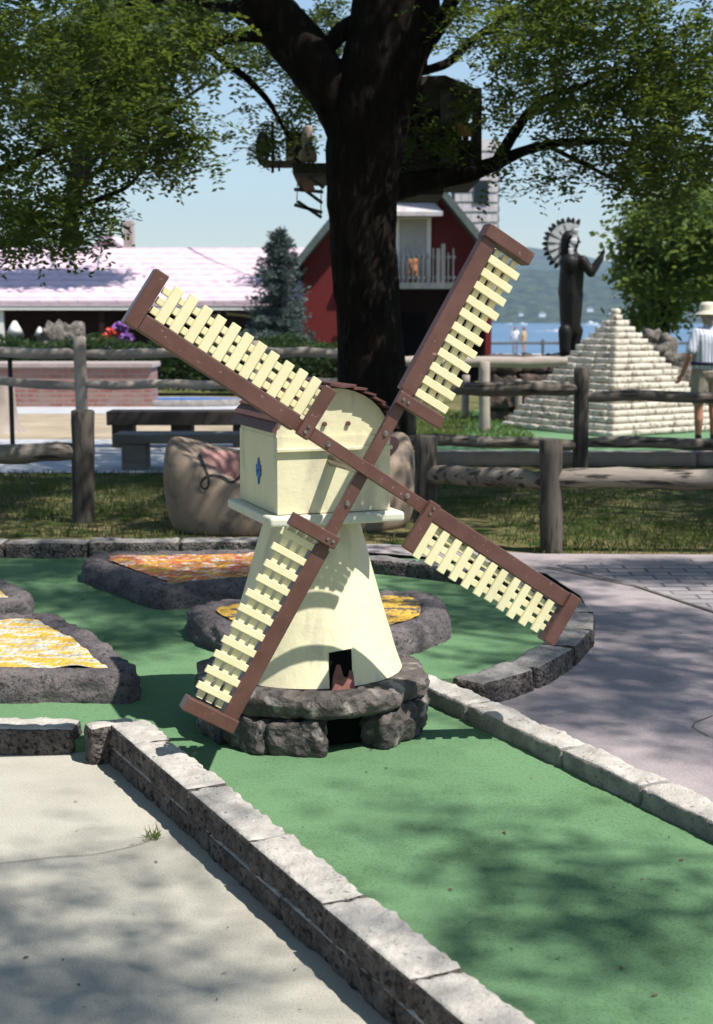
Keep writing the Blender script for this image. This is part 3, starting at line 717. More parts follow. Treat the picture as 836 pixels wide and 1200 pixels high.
# ================================================================== FENCES
def fence(label,posts,rails,group,matp,matr,seed=0):
    b=posts[0][0]
    t=thing('log_fence',label,'fence',(b[0],b[1],b[2]),0,group); r=random.Random(seed)
    for (base_,top,rad) in posts:
        base_=Vector(base_); tp=Vector((base_.x+r.uniform(-.02,.02),base_.y,top)); mb=MB()
        pts=[base_.lerp(tp,k/8) for k in range(9)]; rr=[rad*(1+r.uniform(-.03,.03)) for k in range(9)]
        pts.append(tp+Vector((0,0,rad*.12))); rr.append(rad*.82)
        mb.tube(pts,rr,14,rough=.06,seed=r.uniform(0,9),fr=7); mb.build('post',matp,t)
    for (a,b_,rad) in rails:
        a=Vector(a); b_=Vector(b_); mb=MB(); k=12
        pts=[a.lerp(b_,i/k)+Vector((0,0,r.uniform(-.004,.004)+.007*math.sin(i*1.1+seed))) for i in range(k+1)]
        rr=[rad*(1+r.uniform(-.05,.05))*(.8 if i in (0,k) else 1) for i in range(k+1)]
        mb.tube(pts,rr,12,rough=.08,seed=r.uniform(0,9),fr=6); mb.build('rail',matr,t)
    return t
def post_at(px,yb,yt,wpx):
    b=G(px,yb,0); return (b,V(px,yt,b.y).z,wpx/F*b.y/2)
fg='log fences round the course'
p1=post_at(98,612,482,27)
fence('low one-rail log fence with a dark post at left, on grass beside the clog',[p1,(G(-150,612,0),p1[1],.085)],[(V(-160,534,p1[0].y),V(90,530,p1[0].y),.075)],fg,m_postw,m_railw,2)
p2=post_at(498,630,512,26); p3=post_at(646,648,516,27)
p3b=(Vector((p3[0].x+1.9,p3[0].y-.1,0)),p3[1],.08)
fence('low one-rail log fence right of the windmill, edging the shaded grass',[p2,p3,p3b],[(V(500,556,p2[0].y),V(640,562,p3[0].y+.05),.07),(V(650,560,p3[0].y),V(960,562,p3[0].y-.1),.07)],fg,m_postw,m_railw,5)
p4=post_at(98,536,395,15)
fence('tall two-rail fence of pale silvered logs behind the benches at left',[p4,(G(-120,536,0),p4[1],.07),(G(300,530,0),p4[1]-.06,.07),(G(420,530,0),p4[1]-.08,.07)],
      [(V(-120,410,p4[0].y),V(96,415,p4[0].y),.06),(V(100,415,p4[0].y+.02),V(298,413,p4[0].y),.055),(V(300,412,p4[0].y),V(420,414,p4[0].y+.1),.055),
       (V(-120,436,p4[0].y),V(96,454,p4[0].y),.05),(V(100,451,p4[0].y),V(298,450,p4[0].y),.05),(V(300,447,p4[0].y),V(420,448,p4[0].y),.05)],fg,m_pale,m_pale,8)
p5=post_at(680,550,432,18)
fence('two-rail log fence with a dark round post in front of the pyramid',[p5,(G(480,545,0),p5[1],.08),(Vector((p5[0].x+2.6,p5[0].y,0)),p5[1],.08)],
      [(V(478,456,p5[0].y),V(678,455,p5[0].y),.075),(V(708-24,464,p5[0].y),V(980,466,p5[0].y),.06),(V(478,515,p5[0].y-.1),V(680,521,p5[0].y),.062),(V(684,518,p5[0].y),V(980,522,p5[0].y),.062)],fg,m_postw,m_railw,11)
p6=post_at(568,511,424,13); p6b=post_at(545,492,440,9); p6c=post_at(608,500,445,8)
fence('pale log fence with a light top rail below the standing statue',[p6,p6b,p6c,(Vector((p6[0].x-1.6,p6[0].y+.2,0)),p6[1],.07)],[(V(470,424,p6[0].y+.1),V(665,424,p6[0].y+.1),.075)],fg,m_pale,m_pale,14)
Yq=46
fence('thin dark rail fence along the lakeside promenade',[(Vector((x,Yq,ground_z(Yq)+.02)),V(600,398,Yq).z,.05) for x in (3.6,6.0,8.4,10.8,13.2)],[(V(545,402,Yq),V(960,402,Yq),.045)],fg,m_grwood,m_grwood,17)

# low pink wall in front of pyramid green
w0=V(470,546,G(600,547,0).y); yy=G(600,547,0).y
kerb('concrete_kerb','long low pinkish concrete kerb in front of the stepped pyramid',[(w0.x,yy+.1),(w0.x+8,yy+.02)],0,.165,.2,m_pinkw,slen=1.5,seed=61,res=.09,rnd=.02,amp=.006,coarse=.008)

# ================================================================== PYRAMID
pc=G(722,513,.05); pcy=pc.y+1.50; pcx=V(722,360,pcy).x; PR=R(45-10.3)
py=thing('stepped_pyramid','stepped miniature pyramid of pale stone courses with a capstone','pyramid',(pcx,pcy,.05))
NS=19; HT=V(722,368,pcy).z-.05; st=HT/NS; half0=1.10
rp=random.Random(2)
mb=MB()
for i in range(NS):
    hf=half0*(1-(i)/NS)**.92; z0=.05+i*st; hf=max(hf,.07)
    jit=rp.uniform(-.006,.006)
    # each course is a ring of separate blocks round a solid core
    mb.box((pcx,pcy,z0+st/2),(2*hf-.10 if hf>.1 else .05,2*hf-.10 if hf>.1 else .05,st-.004),PR)
    for sd_ in range(4):
        a=PR+math.pi/2*sd_; dn_=Vector((math.sin(a),-math.cos(a),0)); ds_=Vector((math.cos(a),math.sin(a),0)); x=-hf
        while x<hf-.12:
            l=min(rp.uniform(.22,.42),hf-.12-x)
            if hf-.12-(x+l)<.1: l=hf-.12-x
            c=Vector((pcx,pcy,z0+st/2+rp.uniform(-.003,.003)))+dn_*(hf-.06+rp.uniform(-.012,.012))+ds_*(x+l/2)
            mb.stone(c,(l-.006,.12,st-.006),a,res=.045,rnd=.006,amp=.005,coarse=.010,seed=rp.uniform(0,40)); x+=l
        if hf<=.12: mb.stone((pcx,pcy,z0+st/2),(2*hf,2*hf,st-.004),a,res=.05,rnd=.012,amp=.006,coarse=.01,seed=i); break
py_c=mb.build('courses',m_pyr,py)
mb=MB(); mb.stone((pcx,pcy,.05+HT+.035),(.13,.13,.09),PR,res=.03,rnd=.04,amp=.01,seed=4); mb.build('capstone',m_pyr,py)

# ================================================================== BENCHES, POST, STUMP
def bench(label,pts,zt,th,dep,mat,legs,matl,apron=0):
    a,b=pts; t=thing('bench',label,'bench',((a[0]+b[0])/2,(a[1]+b[1])/2,0))
    mb=MB(); mb.bar((a[0],a[1],zt-th/2),(b[0],b[1],zt-th/2),dep,th); bevel(mb.build('seat',mat,t),.008)
    for k in legs:
        q=Vector((a[0],a[1],0)).lerp(Vector((b[0],b[1],0)),k); mb=MB(); mb.box((q.x,q.y,(zt-th)/2),(.26,dep*.72,zt-th-.002),math.atan2(b[1]-a[1],b[0]-a[0])); bevel(mb.build('leg',matl,t),.01)
    return t
ya=17.6
bench('long dark timber bench with a deep black side, the farther of two benches',[(V(128,480,ya).x,ya),(V(300,480,ya).x,ya)],V(200,481,ya).z,.17,.42,m_bench,(.1,.5,.92),m_bench)
yb_=15.1
bench('weathered grey plank bench on block legs beside the clog, the nearer bench',[(V(136,508,yb_).x,yb_),(V(330,508,yb_).x,yb_)],V(200,507,yb_).z,.10,.46,m_benchs,(.12,.85),m_benchs)
yp=16.9
t=thing('sign_post','thin black metal post with a small flat top at the left edge','post',(V(15,520,yp).x,yp,0))
mb=MB(); x=V(15,520,yp).x; zt=V(15,418,yp).z; mb.tube([(x,yp,0),(x,yp,zt)],.028,10); mb.build('pole',m_iron,t)
mb=MB(); mb.box((x+.02,yp,zt+.02),(.30,.2,.06)); bevel(mb.build('top_plate',m_iron,t),.01)
ys_=19.8; bs=V(2,512,ys_)
mb=MB(); z1=V(2,448,ys_).z; mb.tube([(bs.x,ys_,0),(bs.x,ys_,.15),(bs.x,ys_,z1*.6),(bs.x,ys_,z1)],[.34,.25,.22,.21],22,rough=.2,fr=8)
tag(mb.build('tree_stump',m_pale),'pale split tree stump standing on sandy ground at the left edge','stump')

# brick planter, blue basin, hedge
yk=25.4
t=thing('brick_planter','low red brick planter wall with a pale coping behind the pale log fence','planter',(V(100,466,yk).x,yk,0))
xa,xb=V(-60,466,yk).x,V(178,466,yk).x; zt=V(100,431,yk).z
mb=MB(); mb.box(((xa+xb)/2,yk+.4,zt/2),(xb-xa,.8,zt)); mb.build('wall',m_brick,t)
mb=MB(); mb.box(((xa+xb)/2,yk+.4,zt+.045),(xb-xa+.1,.95,.09)); bevel(mb.build('coping',m_pinkw,t),.015)
mb=MB(); rg=[]; nE=40
for r,z in ((1.0,.02),(1.0,.13),(.9,.13),(.88,.09),(.0,.09)):
    rg.append((r,z))
t=thing('blue_basin','shallow bright blue oval basin with a stone rim beside the brick planter','pool',(V(218,461,25.9).x,26.0,0))
cx_=V(212,461,25.9).x
mb=MB(); vs=[]
for r,z in rg[:4]:
    for k in range(nE): a=2*math.pi*k/nE; vs.append((cx_+1.25*r*math.cos(a),26.0+.62*r*math.sin(a),z))
mb.add(vs,[(i*nE+k,i*nE+(k+1)%nE,(i+1)*nE+(k+1)%nE,(i+1)*nE+k) for i in range(3) for k in range(nE)],0,True); mb.build('rim',m_kerbd,t)
mb=MB(); vs=[(cx_+1.25*.89*math.cos(2*math.pi*k/nE),26.0+.62*.89*math.sin(2*math.pi*k/nE),.11) for k in range(nE)]; mb.add(vs,[tuple(range(nE))]); mb.build('water_surface',m_pool,t)
def hedge(label,x0,x1,y0,y1,h,n):
    c=np.stack([rng.uniform(x0,x1,n),rng.uniform(y0,y1,n),rng.uniform(.1,h,n)],1)
    c[:,2]*=1+.08*np.sin(c[:,0]*3.1); L=simple_leaves(c,1,.05,.10,.06,flat=.3)
    o=leaf_obj('hedge',*L,l_hedge); tag(o,label,'hedge'); return o
hedge('clipped dark green hedge in front of the long pink-roofed building',V(-20,410,30).x,V(430,410,30).x,29.6,30.8,1.12,26000)

# ================================================================== LONG BUILDING
yf=37.0
t=thing('long_building','long low maroon building with a pale pink shingled roof at left','building',(-6,yf+3,0))
zr,ze=V(200,290,yf+4.2).z,V(200,353,yf).z
xl,xr=-16.0,V(352,330,yf).x
mb=MB()
# walls: back, ends, recessed front
mb.box(((xl+xr)/2,yf+1.6,ze/2),(xr-xl-.3,.15,ze)); mb.box((xl+.2,yf+4.4,ze/2),(.15,5.4,ze)); mb.box((xr-.2,yf+4.4,ze/2),(.15,5.4,ze)); mb.box(((xl+xr)/2,yf+7.2,ze/2),(xr-xl-.3,.15,ze))
for xx in (xl+.2,xr-.2): mb.extrude([(xx-.075,yf+1.6,ze),(xx-.075,yf+7.2,ze),(xx-.075,yf+4.4,zr-.25)],(.15,0,0))
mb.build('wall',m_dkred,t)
mb=MB(); th=.14
def slope(y0,z0,y1,z1):
    mb.extrude([(xl-.3,y0,z0),(xl-.3,y1,z1),(xl-.3,y1,z1-th),(xl-.3,y0,z0-th)],(xr-xl+.6,0,0))
slope(yf-.1,ze+.02,yf+4.2,zr); slope(yf+8.6,ze+.02,yf+4.201,zr)
rf=mb.build('roof',m_pinkroof,t)
mb=MB(); mb.box(((xl+xr)/2,yf-.05,ze-.16),(xr-xl+.5,.06,.13)); mb.build('fascia',m_white,t)
xch=V(150,270,yf+5).x
mb=MB(); mb.box((xch,yf+5.2,zr+.25),(.26,.5,1.1)); mb.build('chimney',m_pinkw,rf)
for px in (2,120,238,262,330):
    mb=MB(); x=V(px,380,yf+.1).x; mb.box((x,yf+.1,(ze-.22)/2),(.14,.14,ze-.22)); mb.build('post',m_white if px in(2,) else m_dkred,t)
mb=MB(); x0_,x1_=V(242,362,yf+1.5).x,V(290,362,yf+1.5).x; mb.box(((x0_+x1_)/2,yf+1.48,V(260,369,yf).z),(x1_-x0_,.08,.55)); mb.build('serving_hatch',m_dkwood,t)
mb=MB(); mb.tube([V(248,372,yf+1.2),V(262,367,yf+1.2),V(285,369,yf+1.2),V(298,372,yf+1.2)],.05,8); mb.build('lamp_tube',m_white,t)
for px in (116,149):
    mb=MB(); p=V(px,358,yf+.9); mb.tube([p+Vector((0,0,.08)),p,p-Vector((0,0,.07))],[.02,.06,.05],12); mb.build('lamp_shade',m_red,t)
# gable beyond
g=V(128,285,46)
t=thing('distant_shed','small shed roof with a pinkish gable showing over the long roof ridge','building',(g.x,46,0))
mb=MB(); gz=g.z; mb.box((g.x,47.5,(gz-.7)/2),(2.0,3,gz-.7)); mb.build('wall',m_dkred,t)
mb=MB(); mb.extrude([(g.x-1.3,46-.3,gz-.75),(g.x,46-.3,gz+.28),(g.x+1.3,46-.3,gz-.75),(g.x,46-.3,gz+.12)],(0,3.6,0)); mb.build('roof',m_pinkroof,t)
# little things standing on the hedge line
for (px,py,w) in ((18,385,.22),(47,388,.13)):
    p=V(px,400,31.4); z=V(px,py-9 if w>.2 else py-5,31.4).z; mb=MB(); mb.lathe((p.x,31.4,0),[(w*.75,0),(w*.62,z-.62*w*1.6),(w,z-w*1.5),(w*.5,z-w*.55),(w*.16,z)],12)
    tag(mb.build('garden_cone',m_white),'larger white cone ornament behind the hedge at far left' if w>.2 else 'smaller white cone ornament behind the hedge','ornament')
p=V(76,392,31.6)
mb=MB(); mb.stone((p.x-.06,31.6,.65),(.95,.6,1.55),.3,res=.1,rnd=.3,amp=.1,coarse=.25,seed=5)
tag(mb.build('boulder',m_rockg),'mottled grey boulder standing just behind the dark hedge','boulder')
# flower tub: coral and purple blossoms
p=V(135,392,31.5)
t=thing('flower_tub','tub of coral and purple flowers behind the hedge, beside the sail tip','flowers',(p.x,31.5,0))
mb=MB(); mb.lathe((p.x,31.5,0),[(.3,0),(.36,.5),(.42,.95),(.36,.95)],20); mb.build('tub',m_grwood,t)
for mt,(dx,dz),s in ((m_red,(-.22,1.12),.15),(m_red,(-.02,1.27),.12),(m_purple,(.14,1.38),.15),(m_purple,(.22,1.15),.13)):
    c=blob_pts(90,(p.x+dx,31.5,dz),(s,s,s*.6)); o=leaf_obj('blossom',*simple_leaves(c,3,.03,.12,.09,flat=.3),mt,t,origin=(p.x,31.5,0))

# ================================================================== SPRUCE
ysp=31.8; bx=V(329,400,ysp).x; ztp=V(329,270,ysp).z
t=thing('spruce_tree','young blue-grey spruce between the pink-roofed building and red house','tree',(bx,ysp,0))
mb=MB(); mb.tube([(bx,ysp,0),(bx,ysp,ztp*.5),(bx,ysp,ztp)],[.09,.05,.012],8); mb.build('trunk',m_trunk,t)
cs=[];ds=[]
for i in range(190):
    z=.25+(ztp-.3)*rng.uniform(0,1)**.85; rmax=.98*(1-z/ztp)**.72+.05; a=rng.uniform(0,2*math.pi)
    rmax*=rng.uniform(.6,1.3)
    for k in range(9):
        r=rmax*(k+1)/9; cs.append((bx+r*math.cos(a),ysp+r*math.sin(a),z+.10*r)); ds.append((math.cos(a),math.sin(a),.25))
cs=np.array(cs); ds=np.array(ds); per=7
C=np.repeat(cs,per,0)+rng.normal(size=(len(cs)*per,3))*.05; D=np.repeat(ds,per,0)+rng.normal(size=(len(cs)*per,3))*.55
leaf_obj('crown',C,D,unit(len(C)),rng.uniform(.09,.2,len(C)),rng.uniform(.03,.05,len(C)),l_spruce,t,origin=(bx,ysp,0))

# ================================================================== RED HOUSE
yh=34.0
ap=V(467,160,yh); el=V(343,312,yh); zE=el.z; xA=ap.x; hw=xA-el.x; zA=ap.z
sl_=(zA-zE)/hw
t=thing('red_house','red steep-gabled playhouse with a balcony and a shingled chimney tower','building',(xA,yh,0))
wi=hw-.32
mb=MB(); zw=zA-sl_*wi-.15
mb.extrude([(xA-wi,yh,0),(V(455,330,yh).x,yh,0),(V(455,330,yh).x,yh,zA-sl_*(xA-V(455,330,yh).x)-.15),(xA-wi,yh,zw)],(0,.12,0))
zbal=V(500,332,yh).z
mb.extrude([(V(455,330,yh).x,yh,zbal-.12),(xA+wi,yh,zbal-.12),(xA+wi,yh,zw),(xA,yh,zA-.15),(V(455,330,yh).x,yh,zA-sl_*(xA-V(455,330,yh).x)-.15)],(0,.12,0))
for sx in (-1,1): mb.box((xA+sx*wi,yh+3.2,zw/2),(.12,6,zw))
mb.box((xA,yh+6.1,zw/2),(2*wi,.12,zw))
hwal=mb.build('wall',m_redwal,t)
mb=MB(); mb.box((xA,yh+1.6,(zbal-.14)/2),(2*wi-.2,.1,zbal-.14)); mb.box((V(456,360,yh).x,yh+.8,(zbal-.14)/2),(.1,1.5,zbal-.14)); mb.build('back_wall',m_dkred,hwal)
mb=MB(); mb.box((xA-.05,yh+1.5,.85),(1.6,.06,1.7)); mb.build('doorway',m_dark,hwal)
mb=MB(); ov=.8; th=.16
for sx in (-1,1):
    zlow=zE-.1; xlow=xA+sx*hw; 
    mb.extrude([(xA,yh-ov,zA),(xlow,yh-ov,zE),(xlow,yh-ov,zE-th*1.5),(xA,yh-ov,zA-th*1.5)],(0,7,0))
rf=mb.build('roof',m_fasc,t)
# corner boards
mb=MB()
for sx in (-1,1):
    mb=MB(); mb.box((xA+sx*wi,yh-.03,zw/2),(.12,.06,zw)); mb.build('corner_board',m_redwal,t)
# door with white frame
dx0,dx1=V(463,290,yh).x,V(505,290,yh).x; dz0,dz1=zbal,V(480,252,yh).z
mb=MB(); fw=.10
mb.box(((dx0+dx1)/2,yh-.04,(dz0+dz1)/2),(dx1-dx0,.05,dz1-dz0)); dr=mb.build('door',m_door,t)
mb=MB(); mb.box((dx0+fw/2,yh-.07,(dz0+dz1)/2),(fw,.06,dz1-dz0)); mb.box((dx1-fw/2,yh-.07,(dz0+dz1)/2),(fw,.06,dz1-dz0)); mb.box(((dx0+dx1)/2,yh-.07,dz1-fw/2+.002),(dx1-dx0-.21,.06,fw)); mb.build('frame',m_white,dr)
# porch roof
mb=MB(); rx0,rx1=V(440,240,yh).x,V(517,240,yh).x; rz0,rz1=V(480,248,yh-.8).z,V(480,226,yh).z
mb.add([(rx0,yh-.75,rz0),(rx1,yh-.75,rz0),(rx1-.35,yh-.01,rz1),(rx0,yh-.01,rz1),(rx0,yh-.75,rz0-.09),(rx1,yh-.75,rz0-.09),(rx1-.35,yh-.01,rz0-.09),(rx0,yh-.01,rz0-.09)],[(0,1,2,3),(4,7,6,5),(0,4,5,1),(1,5,6,2),(0,3,7,4)])
mb.build('porch_roof',m_shake,t)
# balcony
bx0,bx1=V(440,330,yh-.6).x,V(534,330,yh-.6).x
mb=MB(); mb.box(((bx0+bx1)/2,yh-.36,zbal-.07),(bx1-bx0,.72,.14)); bal=mb.build('balcony',m_grwood,t)
mb=MB(); zr1=V(500,296,yh-.7).z
for k in range(16):
    x=bx0+.06+(bx1-bx0-.12)*k/15; h=zr1+(.10 if k%2 else .0)+( .1 if 12<=k<=13 else 0); mb.box((x,yh-.68,(zbal+h)/2),(.032 if not 12<=k<=13 else .09,.03,h-zbal))
mb.box(((bx0+bx1)/2,yh-.655,zr1-.1),(bx1-bx0,.025,.06)); mb.box(((bx0+bx1)/2,yh-.655,zbal+.12),(bx1-bx0,.025,.06)); mb.build('railing',m_grwood,bal)
mb=MB(); p=V(484,318,yh-.4); mb.stone((p.x,p.y,zbal+.30),(.26,.22,.55),0,res=.05,rnd=.1,amp=.03,coarse=.06,seed=3); 
m_or=pm('terracotta_paint',(.40,.16,.07),rough=.8); tag(mb.build('terracotta_figure',m_or),'small terracotta figure standing on the red house balcony','figurine')
# chimney tower of shakes
cx0,cx1=V(533,240,yh+1.2).x,V(584,240,yh+1.2).x; ct=V(560,172,yh+1.2).z
mb=MB(); rr=random.Random(6); z=2.2; k=0
cxm=(cx0+cx1)/2; hwc=(cx1-cx0)/2
rowh=.24
while z<ct-.05:
    fl=.0
    for side in range(4):
        d=[Vector((0,-1,0)),Vector((1,0,0)),Vector((0,1,0)),Vector((-1,0,0))][side]; s=Vector((-d.y,d.x,0)); x=-hwc
        while x<hwc-.01:
            w=rr.uniform(.14,.26); e=min(hwc,x+w)
            if hwc-e<.07: e=hwc
            c=Vector((cxm,yh+1.2+hwc,0))+s*((x+e)/2); j=rr.uniform(-.012,.012)
            a=c+d*(hwc+.035)+Vector((0,0,z+j)); b=c+d*(hwc+.006)+Vector((0,0,z+rowh+.03))
            hx=(e-x)/2-.005
            mb.add([a-s*hx,a+s*hx,b+s*hx,b-s*hx,a-s*hx-d*.03,a+s*hx-d*.03],[(0,1,2,3),(0,4,5,1)])
            x=e
    z+=rowh
mb.box((cxm,yh+1.2+hwc,(2.2+ct)/2),(2*hwc,2*hwc,ct-2.2)); ch=mb.build('chimney',m_shake,rf)
p0=V(556,238,yh+1.1); p1_=V(573,211,yh+1.1)
mb=MB(); mb.box(((p0.x+p1_.x)/2,yh+1.2-.03,(p0.z+p1_.z)/2),(p1_.x-p0.x,.06,p1_.z-p0.z)); mb.build('window',m_glass,ch)

# ================================================================== TREE HOUSE (built round the big tree)
yt=13.9
t=thing('tree_house','dark rickety tree house with posts and a tilted roof, high round the trunk','tree house',(V(520,200,yt).x,yt,V(520,205,yt).z))
def px_box(mb,x0,y0,x1,y1,Y0,Y1,tilt=0.0):
    a=V(x0,y1,Y0); b=V(x1,y0,Y0); mb.add([(a.x,Y0,a.z),(b.x,Y0,a.z+tilt),(b.x,Y0,b.z+tilt),(a.x,Y0,b.z),(a.x,Y1,a.z),(b.x,Y1,a.z+tilt),(b.x,Y1,b.z+tilt),(a.x,Y1,b.z)],[(0,1,2,3),(5,4,7,6),(4,0,3,7),(1,5,6,2),(3,2,6,7),(4,5,1,0)])
mb=MB(); px_box(mb,440,192,566,207,yt-.7,yt+1.0); dk1=mb.build('deck',m_dkwood,t)
mb=MB(); px_box(mb,343,191,400,203,yt-.5,yt+.8); mb.build('side_deck',m_dkwood,t)
mb=MB(); px_box(mb,452,207,520,228,yt-.4,yt+.6); px_box(mb,455,206,530,214,yt-.62,yt-.4); mb.build('brace',m_dkwood,t)
mb=MB(); px_box(mb,489,104,534,193,yt+.86,yt+.91); mb.build('back_wall',m_dkwood,t)
for (x,Y,yt_,w,mt) in ((523,yt-.6,97,.045,m_grwood),(560,yt-.6,104,.035,m_dkwood),(492,yt-.6,92,.035,m_dkwood),(500,yt+.8,96,.04,m_dkwood),(558,yt+.8,104,.04,m_dkwood)):
    mb=MB(); a=V(x,194,Y); b=V(x,yt_,Y); mb.bar(a,b,w*2,w*2,up=(0,1,0)); mb.build('post',mt,t)
mb=MB(); a=V(484,90,yt-.8); b=V(563,106,yt-.8); c=V(522,88,yt-.8)
mb.extrude([a,c,b,b-Vector((0,0,.07)),c-Vector((0,0,.07)),a-Vector((0,0,.07))],(0,2.0,0)); mb.build('roof',m_dkwood,t)
mb=MB(); rr=random.Random(15)
for k in range(7):
    x=496+k*9.3; px_box(mb,x,108+rr.uniform(0,10) if k in (0,1,5) else 150+rr.uniform(-8,8),x+rr.uniform(7,8.6),192,yt+.80+.0,yt+.85)
mb.build('wall_panel',m_dkwood,t); mb=MB()
for k in range(5):
    x=528+k*6.5; px_box(mb,x,158+rr.uniform(-4,8),x+5.6,192,yt-.63,yt-.59)
mb.build('front_panel',m_dkwood,t)
mb=MB()
for y in (150,168): mb.bar(V(490,y,yt-.66),V(562,y+3,yt-.66),.05,.05)
mb.build('railing',m_dkwood,t)
mb=MB(); px_box(mb,470,96,494,192,yt+.1,yt+.4); mb.build('side_wall',m_dkwood,t)
mb=MB(); px_box(mb,536,146,553,160,yt-.70,yt-.665); m_ochre=pm('ochre_board',(.34,.20,.06),(.2,.13,.05),scale=20,rough=.8); mb.build('ochre_sign_board',m_ochre,t)
rr=random.Random(31)
for k in range(9):
    x=rr.uniform(478,556); y=rr.uniform(118,178); mb=MB(); mb.bar(V(x,y,yt-.75),V(x+rr.uniform(-14,14),y+rr.uniform(8,34),yt-.7),.025,.025); mb.build('lashed_pole',m_trunk,t)
# items on the left platform
mb=MB(); cc=V(308,174,yt-.1)
nK=24
for rr_,tt in ((.112,.022),):
    pts=[cc+Vector((rr_*.42*math.cos(2*math.pi*k/nK),0,rr_*1.25*math.sin(2*math.pi*k/nK))) for k in range(nK+1)]; mb.tube(pts,tt,8)
for k in range(4):
    a=math.pi*k/4; d=Vector((.108*.42*math.cos(a),0,.108*1.25*math.sin(a))); mb.tube([cc-d,cc+d],.012,6)
tag(mb.build('wooden_wheel',m_dkwood),'dark spoked wooden wheel hung at the left end of the tree platform','wheel')
mb=MB(); px_box(mb,306,188,346,192,yt-.2,yt+.2); px_box(mb,318,190,321,202,yt-.1,yt-.04); px_box(mb,326,190,328,200,yt-.1,yt-.04); px_box(mb,335,153,357,190.5,yt+.1,yt+.5); px_box(mb,318.5,142,321,190,yt-.1,yt-.05); mb.build('outrigger',m_dkwood,t)
p=V(361,175,yt-.5)
mb=MB(); mb.stone((p.x,yt-.46,V(360,190,yt-.46).z+.17),(.09,.08,.34),0,res=.03,rnd=.035,amp=.01,coarse=.04,seed=2); mb.stone((p.x,yt-.46,V(360,190,yt-.46).z+.06),(.15,.10,.11),0,res=.03,rnd=.03,amp=.01,coarse=.03,seed=6)
tag(mb.build('plaster_parrot',m_pale),'small whitish figure standing on the left deck of the tree house','figurine')
# rope ladder
lt=thing('rope_ladder','broken rope ladder with crooked rungs hanging under the tree house deck','ladder',V(365,230,yt-.1))
for (a,b) in (((358,205),(380,220)),((345,222),(379,225)),((351,218),(378,238)),((345,240),(378,249)),((349,236),(377,255))):
    mb=MB(); mb.bar(V(*a,yt-.1),V(*b,yt-.1),.035,.03); mb.build('rung',m_grwood,lt)
mb=MB()
for a,b in (((349,203),(348,241)),((377,203),(376,254))):
    mb=MB(); mb.tube([V(*a,yt-.1),V(*b,yt-.1)],.005,5); mb.build('rope',m_pale,lt)
mb=MB(); q=[V(352,213,yt-.13),V(365,211,yt-.13),V(370,223,yt-.13),V(357,225,yt-.13)]; mb.extrude(q,(0,.02,0)); mb.build('pink_board',m_clogin,lt)

# ================================================================== THE BIG TREE
tx,ty=.12,12.55
tree=thing('shade_tree','big dark-barked locust tree standing behind the windmill, forked high up','tree',(tx,ty,0))
def Pt(px,py,Y=12.55): return V(px,py,Y)
mb=MB()
trunk=[(tx+.02,ty,-.05),(tx+.02,ty,.15),(tx+.02,ty,.5),Pt(434,430),Pt(431,370),Pt(427,300),Pt(425,240),Pt(425,195),Pt(430,150),Pt(441,100),Pt(455,50),Pt(463,0),Pt(468,-60),Pt(480,-160,12.4),Pt(505,-300,12.2)]
rad=[.46,.36,.315,.285,.275,.275,.288,.31,.335,.34,.35,.36,.33,.25,.15]
# denser
def dense(p,r,k=5):
    P=[Vector(q) for q in p]; op=[];orr=[]
    for i in range(len(P)-1):
        for j in range(k): op.append(P[i].lerp(P[i+1],j/k)); orr.append(r[i]*(1-j/k)+r[i+1]*j/k)
    op.append(P[-1]); orr.append(r[-1])
    for _ in range(2): op=[op[0]]+[(op[i-1]+op[i]*2+op[i+1])/4 for i in range(1,len(op)-1)]+[op[-1]]
    return op,orr
def bark_tube(mb,p,r,n=40,amp=.055,seed=0,k=6):
    P,Rr=dense(p,r,k); vs=[];ref=Vector((1,0,0)); m=len(P)
    for i,q in enumerate(P):
        tg=(P[min(i+1,m-1)]-P[max(i-1,0)]).normalized(); ref=(ref-tg*ref.dot(tg)).normalized(); b=tg.cross(ref)
        for j in range(n):
            a=2*math.pi*j/n; d=ref*math.cos(a)+b*math.sin(a); w=q+d*Rr[i]
            f=noise.noise(Vector((w.x*13,w.y*13,w.z*3+seed)))*.6+noise.noise(Vector((w.x*26,w.y*26,w.z*6+seed)))*.4+.9*noise.noise(Vector((w.x*3,w.y*3,w.z*1.1+seed)))*.6
            vs.append(w+d*Rr[i]*f*amp*3)
    mb.add(vs,[(i*n+j,i*n+(j+1)%n,(i+1)*n+(j+1)%n,(i+1)*n+j) for i in range(m-1) for j in range(n)],0,True)
    return mb
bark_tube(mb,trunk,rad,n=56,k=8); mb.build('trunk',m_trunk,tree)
def limb(pts,rad,seed=0,n=18):
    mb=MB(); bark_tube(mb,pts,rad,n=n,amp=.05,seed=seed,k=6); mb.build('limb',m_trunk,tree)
limb([Pt(418,185),Pt(392,110),Pt(365,70),Pt(330,30),Pt(300,-10),Pt(265,-60),Pt(210,-120,12.2),Pt(120,-200,11.6)],[.18,.22,.235,.225,.20,.17,.13,.06],3,26)
limb([Pt(385,55,12.6),Pt(398,40,12.6),Pt(415,28,12.6),Pt(440,22,12.6)],[.07,.08,.085,.09],4)
limb([Pt(330,45,12.4),Pt(275,42,12.2),Pt(215,62,11.9),Pt(160,70,11.6),Pt(110,95,11.2),Pt(60,130,10.9)],[.05,.045,.04,.034,.024,.01],6,12)
limb([Pt(300,20,12.5),Pt(255,5,12.9),Pt(200,-5,13.2),Pt(120,10,13.4)],[.07,.055,.04,.02],7,12)
limb([Pt(233,46,12.3),Pt(262,72,12.6),Pt(290,92,12.9),Pt(315,118,13.3),Pt(338,160,13.7)],[.025,.032,.03,.026,.012],8,12)
limb([Pt(160,70,11.6),Pt(120,120,11.3),Pt(80,165,11.1),Pt(20,190,10.9),Pt(-60,230,10.6)],[.03,.028,.024,.03,.02],9,12)
